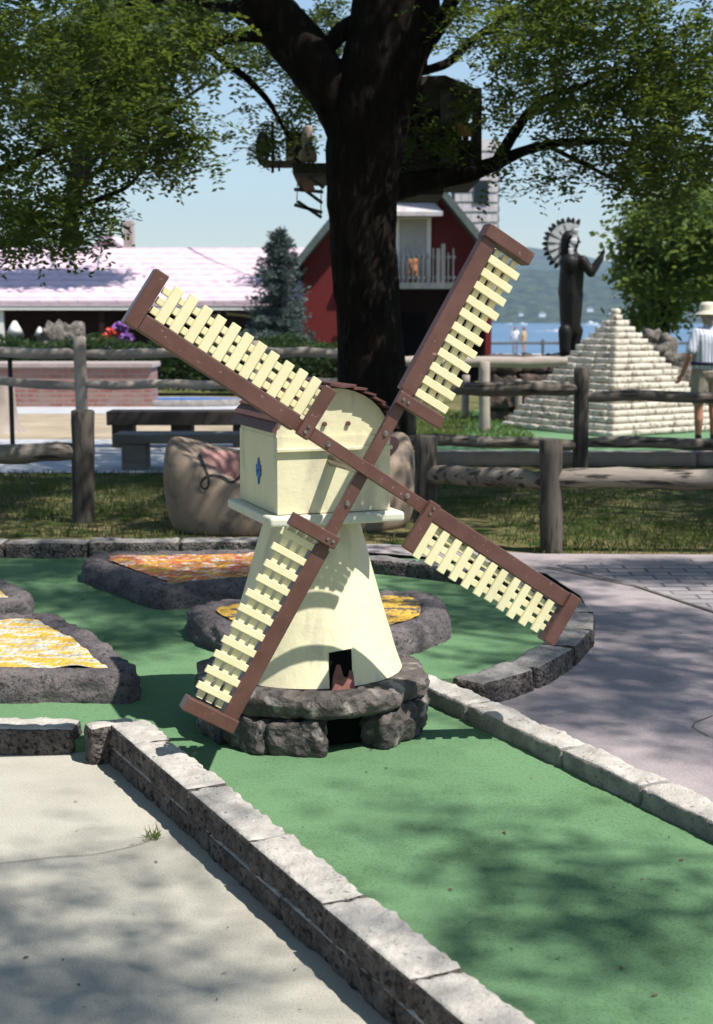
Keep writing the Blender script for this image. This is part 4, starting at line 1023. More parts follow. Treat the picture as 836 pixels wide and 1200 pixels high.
limb([Pt(-60,292,10.8),Pt(20,285,10.9),Pt(70,262,11.0),Pt(105,238,11.1),Pt(150,220,11.4),Pt(175,190,11.7)],[.035,.034,.032,.026,.016,.008],10,12)
limb([Pt(455,222,12.7),Pt(500,212,12.9),Pt(545,205,13.0),Pt(580,192,13.0),Pt(615,176,12.9),Pt(660,166,12.7),Pt(720,165,12.5),Pt(790,180,12.3),Pt(860,200,12.2)],[.12,.10,.08,.065,.045,.036,.03,.024,.012],11,14)
limb([Pt(582,190,13.0),Pt(600,160,13.0),Pt(620,130,12.9),Pt(645,112,12.8),Pt(680,102,12.6),Pt(730,80,12.3)],[.055,.05,.042,.034,.026,.012],12,12)
limb([Pt(640,170,12.8),Pt(690,195,12.7),Pt(730,215,12.6),Pt(780,232,12.5)],[.02,.018,.014,.007],13,8)
limb([Pt(478,95,12.6),Pt(495,60,12.7),Pt(515,30,12.8),Pt(535,-10,12.8),Pt(570,-70,12.6)],[.09,.075,.07,.06,.04],14,14)
limb([Pt(490,85,12.7),Pt(525,75,12.9),Pt(555,45,13.1),Pt(585,25,13.2),Pt(640,-10,13.2)],[.04,.04,.034,.028,.014],15,10)
# overhead scaffold limbs that carry the high crown
for k,(ex,ey,ez) in enumerate(((-4.2,10.2,6.0),(-2.5,15.5,6.5),(3.6,14.8,6.3),(5.4,11.0,5.8),(2.6,8.4,5.6),(-1.0,8.2,6.0),(7.0,9.0,6.2))):
    a=Vector((.3+.1*k%2,12.5,4.6+.2*(k%3))); limb([a]+limb_pts(a,(ex,ey,ez),6,.2,-.05,k)[1:],[.16,.13,.10,.07,.05,.02],20+k,12)
# crown
def px_blob(px,py,rx,ry,Y0,Y1,n):
    out=[]
    for _ in range(n):
        a=rng.uniform(0,2*math.pi); r=rng.uniform(0,1)**.55; Y=rng.uniform(Y0,Y1)
        out.append(V(px+rx*r*math.cos(a),py+ry*r*math.sin(a),Y))
    return [tuple(o) for o in out]
C=[]
C+=px_blob(45,90,155,95,9.4,12.5,140)
C+=px_blob(180,40,95,50,10.5,13.5,50)
C+=px_blob(165,150,62,55,10.5,12.5,42)
C+=px_blob(40,240,90,48,9.6,12.0,56)
C+=px_blob(205,165,38,36,11,12.5,14)
C+=px_blob(310,50,50,50,12.9,15,22)
C+=px_blob(350,130,26,45,13.4,15,17)
C+=px_blob(312,140,20,50,13,15,5)
C+=px_blob(590,15,90,34,11.5,15,42)
C+=px_blob(715,55,140,75,10.5,14.5,135)
C+=px_blob(785,130,80,75,10.5,13,70)
C+=px_blob(650,110,60,45,11.5,14,24)
C+=px_blob(725,180,110,36,11.5,13.5,34)
C+=px_blob(578,110,20,60,12.5,14.5,6)
C+=px_blob(610,195,22,20,12.5,13.5,2)
C+=px_blob(785,215,45,26,12,13,10)
C+=px_blob(655,205,20,15,12,13,2)
C+=px_blob(380,45,25,45,13.5,15,16)
C+=px_blob(530,150,30,42,13.0,13.3,7)+px_blob(500,170,16,22,13.0,13.25,3)+px_blob(312,165,14,26,13.2,14.2,3)
ld=fronds(C,10,.115,flen=.2,pairs=5,ll=.072,lw=.032)
# high crown above the picture
hc=[]
for (c,r,n) in (((-3.2,10.5,6.0),(2.2,2.2,1.1),120),((-1.5,14.5,6.4),(2.6,2.2,1.2),110),((3.4,14.2,6.4),(2.6,2.2,1.2),110),((5.2,11.2,6.0),(2.4,2.2,1.1),120),((2.4,9.0,5.9),(2.2,1.8,1.0),95),((-1.0,8.6,6.0),(2.0,1.6,.9),70),((7.2,9.0,6.4),(2.0,2.0,1.1),95),((0.2,12.2,7.4),(3.5,3.2,.9),150)):
    hc+= [tuple(x) for x in blob_pts(n,c,r)]
l2=simple_leaves(hc,62,.26,.11,.055)
allv=[np.concatenate([a,b]) for a,b in zip(ld,l2)]
leaf_obj('crown',*allv,l_locust,tree,origin=(tx,ty,0))

# right-hand leafy tree by the lake
yr=23.5
r0=V(768,415,yr)
t=thing('leafy_tree','bright green leafy tree behind the pyramid at the right edge','tree',(r0.x,yr,0))
mb=MB(); bark_tube(mb,[(r0.x,yr,0),(r0.x,yr,.8),(r0.x+.1,yr,1.6),(r0.x+.25,yr,2.6),(r0.x+.5,yr-.2,3.8)],[.2,.16,.15,.12,.04],16,seed=40); mb.build('trunk',m_trunk,t)
for e in ((745,270),(800,260),(830,300),(735,320)):
    mb=MB(); bark_tube(mb,[(r0.x+.08,yr,1.5),(V(768,340,yr).x,yr,2.3),tuple(V(*e,yr))],[.07,.05,.015],10,seed=e[0]); mb.build('limb',m_trunk,t)
C=px_blob(800,262,68,42,22,25,95)+px_blob(785,318,45,28,22.2,25,46)+px_blob(838,310,40,50,22,25,60)+px_blob(768,360,26,28,23,24.6,22)+px_blob(738,285,22,22,22.6,24,9)+px_blob(752,330,20,26,22.6,24,8)
leaf_obj('crown',*simple_leaves(C,62,.20,.15,.085),l_bright,t,origin=(r0.x,yr,0))
# boulder heap behind the pyramid
mb=MB(); rr=random.Random(9)
for (px,py,w,h) in ((775,420,.42,.5),(792,430,.5,.42),(766,402,.26,.42),(781,406,.26,.36),(806,438,.5,.3)):
    p=V(px,py,21.6); mb.stone((p.x,21.6+rr.uniform(-.2,.2),p.z-.0),(w,w*.9,h),rr.uniform(0,2),res=.06,rnd=.14,amp=.06,coarse=.13,seed=rr.uniform(0,30))
p=V(790,450,21.6); mb.stone((p.x,21.7,.42),(1.1,.8,.9),.2,res=.09,rnd=.2,amp=.08,coarse=.16,seed=3)
tag(mb.build('rock_pile',m_rockg),'heap of mottled grey rocks beside the pyramid, in front of the leafy tree','rocks')

# near tree, out of frame on the right: casts the dapple on the foreground
SUN_EL=R(57.5); sa=R(33)
to_sun=Vector((math.cos(sa)*math.cos(SUN_EL),-math.sin(sa)*math.cos(SUN_EL),math.sin(SUN_EL)))
# shade patches on the ground -> leaf clumps up the sun's ray
patches=[ # px,py,rx,ry,count
 (760,670,110,7,18),(720,728,120,6,11),(770,756,80,4,3),(690,784,110,6,9),(760,822,90,5,6),(640,838,50,5,3),(800,862,50,5,2),(560,700,90,35,16),
 (60,668,120,10,16),(190,715,90,14,12),(120,750,60,10,6),(60,700,70,10,8),(330,700,100,14,10),(40,830,70,8,8),
 (560,1018,40,4,1),(690,1038,40,4,2),(700,1110,60,10,2),(600,1150,60,10,1),(470,960,40,5,1),
 (30,1056,60,10,2),(90,1160,110,16,5),(30,1170,60,20,2),
 (150,1010,20,5,1)]
def in_sun_gap(q):
    # the windmill stands in a gap of sunlight: no foliage of this tree where it would shade it
    for k in range(12):
        z=.25+1.7*k/11; t=(q.z-z)/to_sun.z; p=q-to_sun*t-Vector((HX,HY,0)); uu=p.dot(u_); nn=p.dot(n_)
        lim=.62 if z<.9 else .75 if z<1.5 else .85
        if -.95<uu<.9 and -.30<nn<.95 and abs(uu)<lim+.25: return True
    return False
nc_=[]
for (px,py,rx,ry,n) in patches:
    for _ in range(n):
        a=rng.uniform(0,2*math.pi); r=rng.uniform(0,1)**.5
        g=G(px+rx*r*math.cos(a),py+ry*r*math.sin(a),.05); h=rng.uniform(7.5,11); q=g+to_sun*(h/to_sun.z)
        if not in_sun_gap(q): nc_.append(tuple(q))
near=thing('shade_tree','spreading leafy tree standing on the right just outside the photo, shading the lane','tree',(8.4,1.4,0))
mb=MB(); bark_tube(mb,[(8.4,1.4,0),(8.4,1.4,.6),(8.35,1.4,2.6),(8.2,1.4,5.0),(8.0,1.3,8.0)],[.42,.32,.28,.23,.09],24,seed=71); mb.build('trunk',m_trunk,near)
for k,c in enumerate(nc_[::10]):
    mb=MB(); a=Vector((8.3,1.4,4.2+.3*(k%9))); lp=limb_pts(a,c,5,.15,-.06,k)
    if any(in_sun_gap(lp[i].lerp(lp[i+1],q/5)) for i in range(4) for q in range(6)): continue
    bark_tube(mb,[a]+lp[1:],[.06,.04,.028,.018,.008],8,seed=k); mb.build('limb',m_trunk,near)
leaf_obj('crown',*simple_leaves(nc_,150,.20,.08,.042),l_locust,near,origin=(8.4,1.4,0))

# unseen tree added at the left to cut the fill light from the sky
far_l=thing('shade_tree','wide leafy tree added unseen behind the viewer at the left to block sky light','tree',(-6.5,-2.5,0))
mb=MB(); bark_tube(mb,[(-6.5,-2.5,0),(-6.5,-2.5,.7),(-6.4,-2.4,2.8),(-6.0,-2.0,5.2),(-5.6,-1.6,8.0)],[.5,.37,.32,.26,.1],24,seed=77); mb.build('trunk',m_trunk,far_l)
fc=[]
for (c,r,n) in (((-5.5,-1.5,7.6),(4.2,4.0,1.6),230),((-5.5,3.5,7.4),(3.0,2.6,1.3),130),((-1.0,-3.0,8.0),(3.2,3.0,1.4),150),((-8.5,6.5,7.0),(3.0,3.0,1.6),120),((-2.2,4.8,7.6),(2.2,2.2,1.0),90),((0.5,.5,8.6),(2.4,2.2,1.0),90)):
    fc+=[tuple(x) for x in blob_pts(n,c,r)]
for k,c in enumerate(fc[::40]):
    mb=MB(); a=Vector((-6.2,-2.2,4.0+.3*(k%8))); bark_tube(mb,[a]+limb_pts(a,c,5,.15,-.06,k)[1:],[.12,.09,.06,.035,.012],8,seed=k+50); mb.build('limb',m_trunk,far_l)
leaf_obj('crown',*simple_leaves(fc,55,.36,.17,.095),l_locust,far_l,origin=(-6.5,-2.5,0))
for (lx,ly,hh_,blobs,lab) in ((10.2,9.6,6.0,(((9.2,9.4,5.6),(3.2,3.0,2.0),230),((7.6,12.5,6.0),(2.4,2.4,1.4),90)),'broad leafy tree added to block sky light, unseen beyond the right edge of the photo beside the grass'),
                          (3.0,-7.5,6.0,(((2.6,-6.5,5.6),(4.2,3.2,2.2),300),((7.5,-6.0,5.2),(3.0,3.0,2.0),170)),'broad leafy tree added to block sky light, unseen behind the viewer on the right')):
    ot=thing('shade_tree',lab,'tree',(lx,ly,0)); oc=[]  # both unseen trees are added to lower the sky fill
    for (c,r,n) in blobs: oc+=[tuple(x) for x in blob_pts(n,c,r)]
    mb=MB(); bark_tube(mb,[(lx,ly,0),(lx,ly,.7),(lx-.1,ly,2.4),(lx-.3,ly,4.2),(lx-.5,ly,hh_)],[.42,.3,.27,.2,.08],20,seed=lx); mb.build('trunk',m_trunk,ot)
    for k,c in enumerate(oc[::40]):
        mb=MB(); a=Vector((lx-.2,ly,3.2+.2*(k%6))); bark_tube(mb,[a]+limb_pts(a,c,5,.15,-.06,k)[1:],[.1,.08,.05,.03,.012],8,seed=k+70); mb.build('limb',m_trunk,ot)
    leaf_obj('crown',*simple_leaves(oc,55,.36,.18,.10),l_locust,ot,origin=(lx,ly,0))
# tree behind the long building whose crown shades its roof
bt=thing('shade_tree','tall leafy tree behind the pink roof, its crown mostly hidden by nearer foliage','tree',(-9.5,47.5,0))
mb=MB(); bark_tube(mb,[(-9.5,47.5,0),(-9.5,47.5,1),(-9.3,46.8,4),(-8.5,45,7),(-7,41.5,9)],[.45,.35,.3,.22,.08],18,seed=91); mb.build('trunk',m_trunk,bt)
bc=[]
for (px,py,rx,ry,n) in ((45,333,80,22,110),(115,312,40,12,10),(315,340,26,14,7)):
    for _ in range(n):
        a=rng.uniform(0,2*math.pi); r=rng.uniform(0,1)**.5
        d=ray(px+rx*r*math.cos(a),py+ry*r*math.sin(a)); k=38.6/d.y; q=Vector((0,0,EYE))+d*k+to_sun*rng.uniform(6.0,8.5); bc.append(tuple(q))
bc+=[tuple(x) for x in blob_pts(110,(-8.2,43.5,8.4),(2.6,3.0,1.6))]
for k,c in enumerate(bc[::14]):
    mb=MB(); a=Vector((-8.8,45.8,5.6)); bark_tube(mb,[a]+limb_pts(a,c,5,.1,-.06,k)[1:],[.1,.08,.05,.03,.012],8,seed=k+20); mb.build('limb',m_trunk,bt)
leaf_obj('crown',*simple_leaves(bc,60,.34,.22,.12),l_locust,bt,origin=(-9.5,47.5,0))

# ================================================================== GRASS
n=70000
X=rng.uniform(-5.2,7.5,n); Yg=rng.uniform(9.4,14.6,n)
ok=(Yg>10.05-.1*X)|((X>1.2)&(Yg>9.55)); ok&=~((abs(X)<1.05)&(abs(Yg-10.85)<.42)); dens=np.array([noise.noise(Vector((x*.8,y*.8,2))) for x,y in zip(X,Yg)])
ok&=(rng.uniform(-.55,.35,n)<dens); X=X[ok];Yg=Yg[ok]; n=len(X)
hh=rng.uniform(.025,.075,n); D=np.stack([rng.normal(size=n)*.45,rng.normal(size=n)*.45,np.ones(n)],1)
P0=np.stack([X,Yg,hh*.5],1); Sd=np.stack([rng.normal(size=n),rng.normal(size=n),np.zeros(n)],1)
o=leaf_obj('grass',P0,D,Sd,hh,rng.uniform(.006,.012,n),l_grass); tag(o,kind='stuff')
n=26000; X=rng.uniform(.8,9,n); Yg=rng.uniform(17.4,24,n); ok=(X<2.3)&(Yg<23); X=X[ok];Yg=Yg[ok]; n=len(X); hh=rng.uniform(.04,.09,n)
o=leaf_obj('grass',np.stack([X,Yg,hh*.5+.05],1),np.stack([rng.normal(size=n)*.4,rng.normal(size=n)*.4,np.ones(n)],1),np.stack([rng.normal(size=n),rng.normal(size=n),np.zeros(n)],1),hh,rng.uniform(.01,.02,n),l_bright); tag(o,kind='stuff')
# weed at the foot of the kerb
g=G(180,984,.012); mb=[]
n=46; a=rng.uniform(0,2*math.pi,n); el_=rng.uniform(.5,1.4,n); D=np.stack([np.cos(a)*np.cos(el_),np.sin(a)*np.cos(el_),np.sin(el_)],1); hh=rng.uniform(.02,.06,n)
o=leaf_obj('weed_tuft',np.array(g)+rng.normal(size=(n,3))*np.array([.014,.014,0])+D*(hh/2)[:,None],D,unit(n),hh,np.full(n,.004),l_bright); tag(o,'small tuft of weeds sprouting at the foot of the two-course kerb','weed')
# fallen leaf bits on the carpet
pts=[(592,975),(483,967),(648,1005),(655,1010),(600,1112),(700,960),(500,1040),(540,930),(430,905),(720,1040),(690,1090)]
mb=MB()
rr=random.Random(4)
for i,(px,py) in enumerate(pts):
    g=G(px,py,GZ+.004); a=rr.uniform(1.2,2.6); d=Vector((math.cos(a),math.sin(a),0)); s=Vector((-d.y,d.x,0)); l=.016 if i==0 else rr.uniform(.004,.009)
    mb.add([g-d*l,g+s*l*.25+Vector((0,0,.004)),g+d*l,g-s*l*.25],[(0,1,2,3)])
for _ in range(60):
    px,py=rr.uniform(20,830),rr.uniform(640,1190); z=GZ+.004
    g=G(px,py,z); kk=(g-L0).dot(kn); k2=(g-Rb).dot(kn)
    if kk<-.02: g=G(px,py,.016)
    elif kk<.16 or abs(k2)<.16: continue
    elif k2>.1: g=G(px,py,.056)
    a=rr.uniform(0,6.28); d=Vector((math.cos(a),math.sin(a),0)); s_=Vector((-d.y,d.x,0)); l=rr.uniform(.004,.012)
    mb.add([g-d*l,g+s_*l*.3+Vector((0,0,.003)),g+d*l,g-s_*l*.3],[(0,1,2,3)])
m_lit=pm('dry_leaf_bits',(.16,.10,.05),(.06,.045,.03),scale=3,rough=.9)
tag(mb.build('leaf_litter',m_lit),kind='stuff')
# expansion joints in the pavements
def joint(pts,z,w,mat,label):
    mb=MB()
    for i in range(len(pts)-1):
        a=G(*pts[i],z); b=G(*pts[i+1],z); d=(b-a).normalized(); s=Vector((-d.y,d.x,0))*w/2
        mb.add([a-s,b-s,b+s,a+s],[(0,1,2,3)])
    tag(mb.build('pavement_joint',mat),kind='structure')
m_joint=pm('joint_dirt',(.10,.085,.075),(.17,.15,.13),scale=30,rough=1)
joint([(-40,1016),(40,1007),(62,1004),(110,1001),(150,993),(176,985)],.016,.003,m_joint,'')
joint([(640,664),(745,686),(836,716),(900,738)],.058,.022,m_joint,'')
joint([(836,838),(815,846),(812,852),(830,862),(850,868)],.054,.006,m_joint,'')

# ================================================================== PEOPLE AND STATUE
def caps(mb,a,ra,b,rb,n=12):
    a=Vector(a); b=Vector(b); d=(b-a); L=d.length; d=d.normalized() if L>1e-6 else Vector((0,0,1)); pts=[];rd=[]
    for k in (-.999,-.86,-.5): pts.append(a+d*ra*k); rd.append(ra*math.sqrt(1-k*k))
    for k in range(5): q=k/4; pts.append(a.lerp(b,q)); rd.append(ra*(1-q)+rb*q)
    for k in (.5,.86,.999): pts.append(b+d*rb*k); rd.append(rb*math.sqrt(1-k*k))
    mb.tube(pts,rd,n)
def ell(mb,c,r,n=16):
    c=Vector(c); pr=[]
    vs=[];m=10
    for i in range(m+1):
        th=math.pi*i/m
        for k in range(n):
            a=2*math.pi*k/n; vs.append(c+Vector((r[0]*math.sin(th)*math.cos(a),r[1]*math.sin(th)*math.sin(a),r[2]*math.cos(th))))
    mb.add(vs,[(i*n+k,(i+1)*n+k,(i+1)*n+(k+1)%n,i*n+(k+1)%n) for i in range(m) for k in range(n)],0,True)
def fuse(mb,name,mat,parent,voxel=.012,smooth=4):
    o=mb.build(name,mat,parent,world=False,smooth_all=True)
    r=o.modifiers.new('r','REMESH'); r.mode='VOXEL'; r.voxel_size=voxel; r.use_smooth_shade=True
    s=o.modifiers.new('s','SMOOTH'); s.iterations=smooth; s.factor=.5
    return o
def hand(mb,w,d,side,s=1.0,curl=.6):
    """palm and five fingers hanging from wrist w along d"""
    w=Vector(w); d=Vector(d).normalized(); x=Vector((0,1,0)); x=(x-d*x.dot(d)).normalized(); z=d.cross(x)*side
    caps(mb,w,.026*s,w+d*.08*s,.030*s)
    caps(mb,w+d*.05*s-x*.02*s,.018*s,w+d*.08*s-x*.025*s,.017*s); caps(mb,w+d*.05*s+x*.02*s,.018*s,w+d*.08*s+x*.025*s,.017*s)
    for i,(o,l) in enumerate(((-.030,.06),(-.010,.075),(.010,.08),(.030,.07))):
        b=w+d*.085*s+x*o*s; m_=b+d*l*.5*s+z*.008*s; e=m_+d*l*.4*s*(1-curl*.5)+z*l*.45*curl*s
        caps(mb,b,.0095*s,m_,.0088*s,8); caps(mb,m_,.0088*s,e,.0075*s,8)
    b=w+d*.03*s+x*.03*s; m_=b+d*.03*s+x*.022*s+z*.012*s; caps(mb,b,.012*s,m_,.010*s,8); caps(mb,m_,.010*s,m_+d*.03*s+z*.01*s,.0085*s,8)
def head(mb,c,f=(0,1,0),s=1.0):
    c=Vector(c); f=Vector(f); sd=f.cross(Vector((0,0,1)))
    ell(mb,c+Vector((0,0,.02*s)),(.080*s,.088*s,.10*s)); ell(mb,c+f*.025*s-Vector((0,0,.045*s)),(.058*s,.062*s,.062*s))
    caps(mb,c+f*.088*s+Vector((0,0,.015*s)),.010*s,c+f*.105*s-Vector((0,0,.018*s)),.014*s,8)       # nose
    caps(mb,c+f*.082*s-sd*.02*s-Vector((0,0,.05*s)),.008*s,c+f*.082*s+sd*.02*s-Vector((0,0,.05*s)),.008*s,8)  # lips
    caps(mb,c+f*.078*s-sd*.05*s+Vector((0,0,.038*s)),.010*s,c+f*.078*s+sd*.05*s+Vector((0,0,.038*s)),.010*s,8) # brow
    for q in (-1,1): ell(mb,c+sd*.082*s*q-f*.005*s,(.014*s,.022*s,.030*s),8)
def person(name,label,loc,rz,s,top,bottom,hat=None,hairm=m_hair,long=False,group=None,belt=False,arm='hang',vox=.012,shoe=m_black,lean=0.0):
    t=thing(name,label,'person',loc,rz,group)
    t.scale=(s,s,s)
    mb=MB()
    sh=1.42
    caps(mb,(0,0,1.0),.14,(0,0,1.12),.13); caps(mb,(-.05,0,1.2),.125,(-.07,.0,1.33),.115); caps(mb,(.05,0,1.2),.125,(.07,.0,1.33),.115)
    caps(mb,(-.06,0,.95),.12,(.06,0,.95),.12); caps(mb,(-.165,0,sh),.055,(.165,0,sh),.055); caps(mb,(0,0,1.42),.06,(0,.02,1.54),.055)
    head(mb,(0,.035,1.615))
    for q in (-1,1):
        caps(mb,(.09*q,0,.92),.092,(.10*q,.01,.50),.060); caps(mb,(.10*q,.01,.50),.058,(.105*q,-.02,.32),.058); caps(mb,(.105*q,-.02,.32),.056,(.105*q,-.01,.09),.036)
        caps(mb,(.105*q,-.04,.04),.036,(.115*q,.13,.035),.034)
        e=(.27*q,-.04,1.14); h=(.31*q,.06,.90)
        caps(mb,(.18*q,0,1.40),.055,e,.042); caps(mb,e,.041,h,.029); hand(mb,h,Vector((.06*q,.12,-.24)),q)
    fuse(mb,'body',m_skin,t,vox)
    # shirt
    mb=MB(); caps(mb,(-.05,0,1.02),.158,(-.08,0,1.33),.138); caps(mb,(.05,0,1.02),.158,(.08,0,1.33),.138); caps(mb,(-.165,0,1.412),.072,(.165,0,1.412),.072); caps(mb,(0,0,1.0),.16,(0,-.01,1.30),.15); caps(mb,(0,.0,1.45),.068,(0,.015,1.49),.066)
    for q in (-1,1): caps(mb,(.17*q,0,1.39),.076,(.25*q,-.03,1.20),.070)
    fuse(mb,'shirt',top,t,vox)
    mb=MB(); caps(mb,(-.05,0,.93),.150,(.05,0,.93),.150)
    for q in (-1,1): caps(mb,(.085*q,0,.93),.125,(.105*q,.01,.60),.105)
    fuse(mb,'shorts',bottom,t,vox)
    if belt:
        mb=MB(); nB=32; vs=[]
        for z,r in ((1.015,1.0),(1.055,1.0)):
            for k in range(nB): a=2*math.pi*k/nB; vs.append((.218*math.cos(a),.176*math.sin(a),z))
        mb.add(vs,[(k,(k+1)%nB,nB+(k+1)%nB,nB+k) for k in range(nB)],0,True); b=mb.build('belt',m_belt,t,world=False); b.modifiers.new('so','SOLIDIFY').thickness=.008
    for q in (-1,1):
        mb=MB(); caps(mb,(.105*q,-.05,.045),.046,(.118*q,.15,.038),.042); caps(mb,(.105*q,-.03,.06),.044,(.105*q,-.015,.13),.042); fuse(mb,'shoe',shoe,t,vox)
    mb=MB(); ell(mb,(0,.018,1.652),(.089,.094,.094)); 
    if long: caps(mb,(0,-.05,1.62),.07,(0,-.06,1.47),.06)
    else: caps(mb,(0,-.04,1.60),.07,(0,-.045,1.55),.055)
    hr=fuse(mb,'hair',hairm,t,vox)
    if hat:
        mb=MB(); mb.lathe((0,.03,0),[(.0,1.80),(.06,1.797),(.095,1.785),(.108,1.75),(.112,1.70),(.118,1.685),(.165,1.645),(.168,1.640),(.118,1.675),(.104,1.70)],28,cap=False); mb.build('hat',hat,t,world=False)
    return t
ym=17.35; pm_=V(826,524,ym)
person('person','man from behind in a white sun hat, striped shirt and khaki shorts beside the pyramid',(pm_.x,ym,.05),R(14),.965,m_shirt,m_short,hat=m_hat,belt=True,vox=.010)
yq=90.0
q=V(603.5,416,yq)
person('person','distant auburn-haired figure in a white top walking by the lake fence',(q.x,yq,ground_z(yq)+.06),R(-20),1.0,m_wshirt,m_bshort,hairm=m_hairr,long=True,vox=.03)
q=V(613,416,yq)
person('person','distant figure in tan clothes close beside the white-topped walker',(q.x,yq-.3,ground_z(yq)+.06),R(60),.98,m_tan,m_tan,hairm=m_hairr,vox=.03)

# statue (local frame: x to the right of the photo, z up, faces +x)
yst=21.4
zb_=V(668,416,yst).z
st=thing('feathered_statue','dark standing statue with a grey feathered headdress and one raised arm, on a rock wall','statue',(V(667,416,yst).x,yst,zb_))
K=yst/F
def Q(px,py,y=0.0): return Vector(((px-667)*K,y,(416-py)*K))
mb=MB()
caps(mb,Q(668,372),.165,Q(668,345),.185); caps(mb,Q(667,345),.185,Q(669,312),.185); caps(mb,Q(664,311,-.12),.15,Q(668,311,.14),.15); caps(mb,Q(668,385),.15,Q(668,365),.17)
caps(mb,Q(661,388,-.08),.105,Q(661,410,-.09),.085); caps(mb,Q(676,388,.08),.105,Q(673,410,.09),.082)
caps(mb,Q(659,413,-.09),.06,Q(664,413,-.10),.055); caps(mb,Q(672,413,.09),.06,Q(681,413,.10),.055)
caps(mb,Q(668,305),.085,Q(668,294),.08)
head(mb,Q(667,285.5),(1,0,0),1.28)
# raised arm (near side) and hanging arm (far side)
caps(mb,Q(678,308,-.17),.085,Q(688,322,-.20),.07); caps(mb,Q(688,322,-.20),.07,Q(699,305,-.19),.052); caps(mb,Q(672,308,.2),.085,Q(671,338,.26),.065); caps(mb,Q(671,338,.26),.06,Q(678,362,.24),.045)
hand(mb,Q(699,305,-.19),Q(705,290,-.19)-Q(699,305,-.19),1,1.15,.15); hand(mb,Q(678,362,.24),(.1,0,-1),-1,1.1)
fuse(mb,'body',m_statue,st,.012,14)
mb=MB(); ell(mb,Q(664,283.5),(.125,.125,.14)); caps(mb,Q(662,290,0),.11,Q(660,303,0),.08); fuse(mb,'hair',m_statue,st,.014)
hdr=MB(); cH=Q(664,289); nF=15
for k in range(nF):
    a=R(68+172*k/(nF-1)); d=Vector((math.cos(a),0,math.sin(a))); s_=Vector((-d.z,0,d.x)); fl=.385*(1.0 if k<nF-2 else 1.04)
    y0=.03*((k%2)*2-1)
    def blade(r0,r1,w0,w1,mi,tip=False):
        a0=cH+d*r0; a1=cH+d*r1; o=Vector((0,y0,0)); tkn=Vector((0,.022,0))
        q=[a0-s_*w0,a0+s_*w0,a1+s_*w1,a1-s_*w1] if not tip else [a0-s_*w0,a0+s_*w0,a0.lerp(a1,.6)+s_*w1,a1+s_*.006,a1-s_*.006,a0.lerp(a1,.6)-s_*w1]
        hdr.extrude([p+o-tkn/2 for p in q],tkn,mi)
    blade(.10,fl-.075,.022,.038,0); blade(fl-.076,fl+.01,.034,.030,1,True)
hdo=hdr.build('headdress',[m_feath,m_ftip],st,world=False)
mb=MB(); tr=random.Random(2)
for k in range(7):
    p=Q(670-1.1*k,276+5.4*k,-.155); mb.stone((p.x,p.y,p.z),(.085,.03,.09),0,res=.02,rnd=.014,amp=.008,coarse=.03,seed=k*2.2)
mb.build('feather_trail',m_feath,hdo,world=False)
# rock wall it stands on
w0=V(574,440,yst).x; w1=V(730,440,yst).x
mb=MB(); rr=random.Random(12); x=w0
for row in range(4):
    x=w0-.1*(row%2)
    while x<w1:
        l=rr.uniform(.35,.7); h=zb_/4
        mb.stone((x+l/2,yst+.02+rr.uniform(-.03,.03),h*(row+.5)-.008),(l-.01,.62,h),0,res=.055,rnd=.05,amp=.025,coarse=.05,seed=rr.uniform(0,40)); x+=l
tag(mb.build('rock_wall',m_rock),'rough brown rock wall carrying the dark feathered statue','wall')

# ================================================================== BOATS AND FAR HOUSES
def boat(label,px,py,Y,L,cab):
    p=V(px,py,Y); t=thing('motor_boat',label,'boat',(p.x,Y,-8.0),R(8),'white boats out on the lake')
    mb=MB(); vs=[];sec=9
    for i in range(sec):
        q=i/(sec-1); w=L*.16*(1-max(0,(q-.55)/.45)**2*.93); x=-L/2+L*q; dz=.10*L*max(0,q-.4)
        vs+=[(x,-w,L*.15+dz*.6),(x,-w*.7,-.05*L),(x,w*.7,-.05*L),(x,w,L*.15+dz*.6)]
    mb.add(vs,[(i*4+k,i*4+(k+1)%4,(i+1)*4+(k+1)%4,(i+1)*4+k) for i in range(sec-1) for k in range(4)]+[(3,2,1,0),((sec-1)*4,(sec-1)*4+1,(sec-1)*4+2,(sec-1)*4+3)])
    mb.build('hull',m_hull,t,world=False)
    if cab:
        mb=MB(); mb.extrude([(-L*.2,-L*.11,L*.15),(L*.16,-L*.11,L*.15),(L*.04,-L*.11,L*.30),(-L*.16,-L*.11,L*.32)],(0,L*.22,0)); mb.build('cabin',m_hull,t,world=False)
    else:
        mb=MB(); mb.extrude([(L*.02,-L*.1,L*.16),(L*.12,-L*.1,L*.17),(L*.03,-L*.1,L*.25),(L*.0,-L*.1,L*.25)],(0,L*.2,0)); mb.build('windscreen',m_glass,t,world=False)
    return t
boat('white speedboat crossing the lake just left of the dark statue',647,388,880,7.5,False)
boat('white cabin boat moored near the far shore, left of the dark statue',613,380,1500,9,True)
boat('white cabin boat near the far shore, right of the dark statue',693,380,1450,14,True)
boat('small white boat by the far shore close to the pyramid tip',705,381,1300,8,False)
boat('small white boat at the far shore behind the windmill sail tip',596,379,1600,8,False)
mb=MB(); p=V(640,388.3,882); mb.extrude([(p.x-7,882,-7.99),(p.x+2,881.2,-7.99),(p.x+2,883,-7.99),(p.x-6,884.5,-7.99)],(0,0,.25)); tag(mb.build('boat_wake',m_wshirt),'short white foam wake behind the speedboat','wake')
def cottage(label,px,py,Y,w):
    p=V(px,py,Y); t=thing('cottage',label,'house',(p.x,Y,p.z-.5),0,'white cottages along the far shore')
    h=w*.5; mb=MB(); mb.box((0,w*.4,h/2),(w,w*.8,h)); mb.build('wall',m_hull,t,world=False)
    mb=MB(); mb.extrude([(-w*.55,-.2,h),(w*.55,-.2,h),(0,-.2,h+w*.35)],(0,w*.85,0)); mb.build('roof',m_pinkw,t,world=False)
    return t
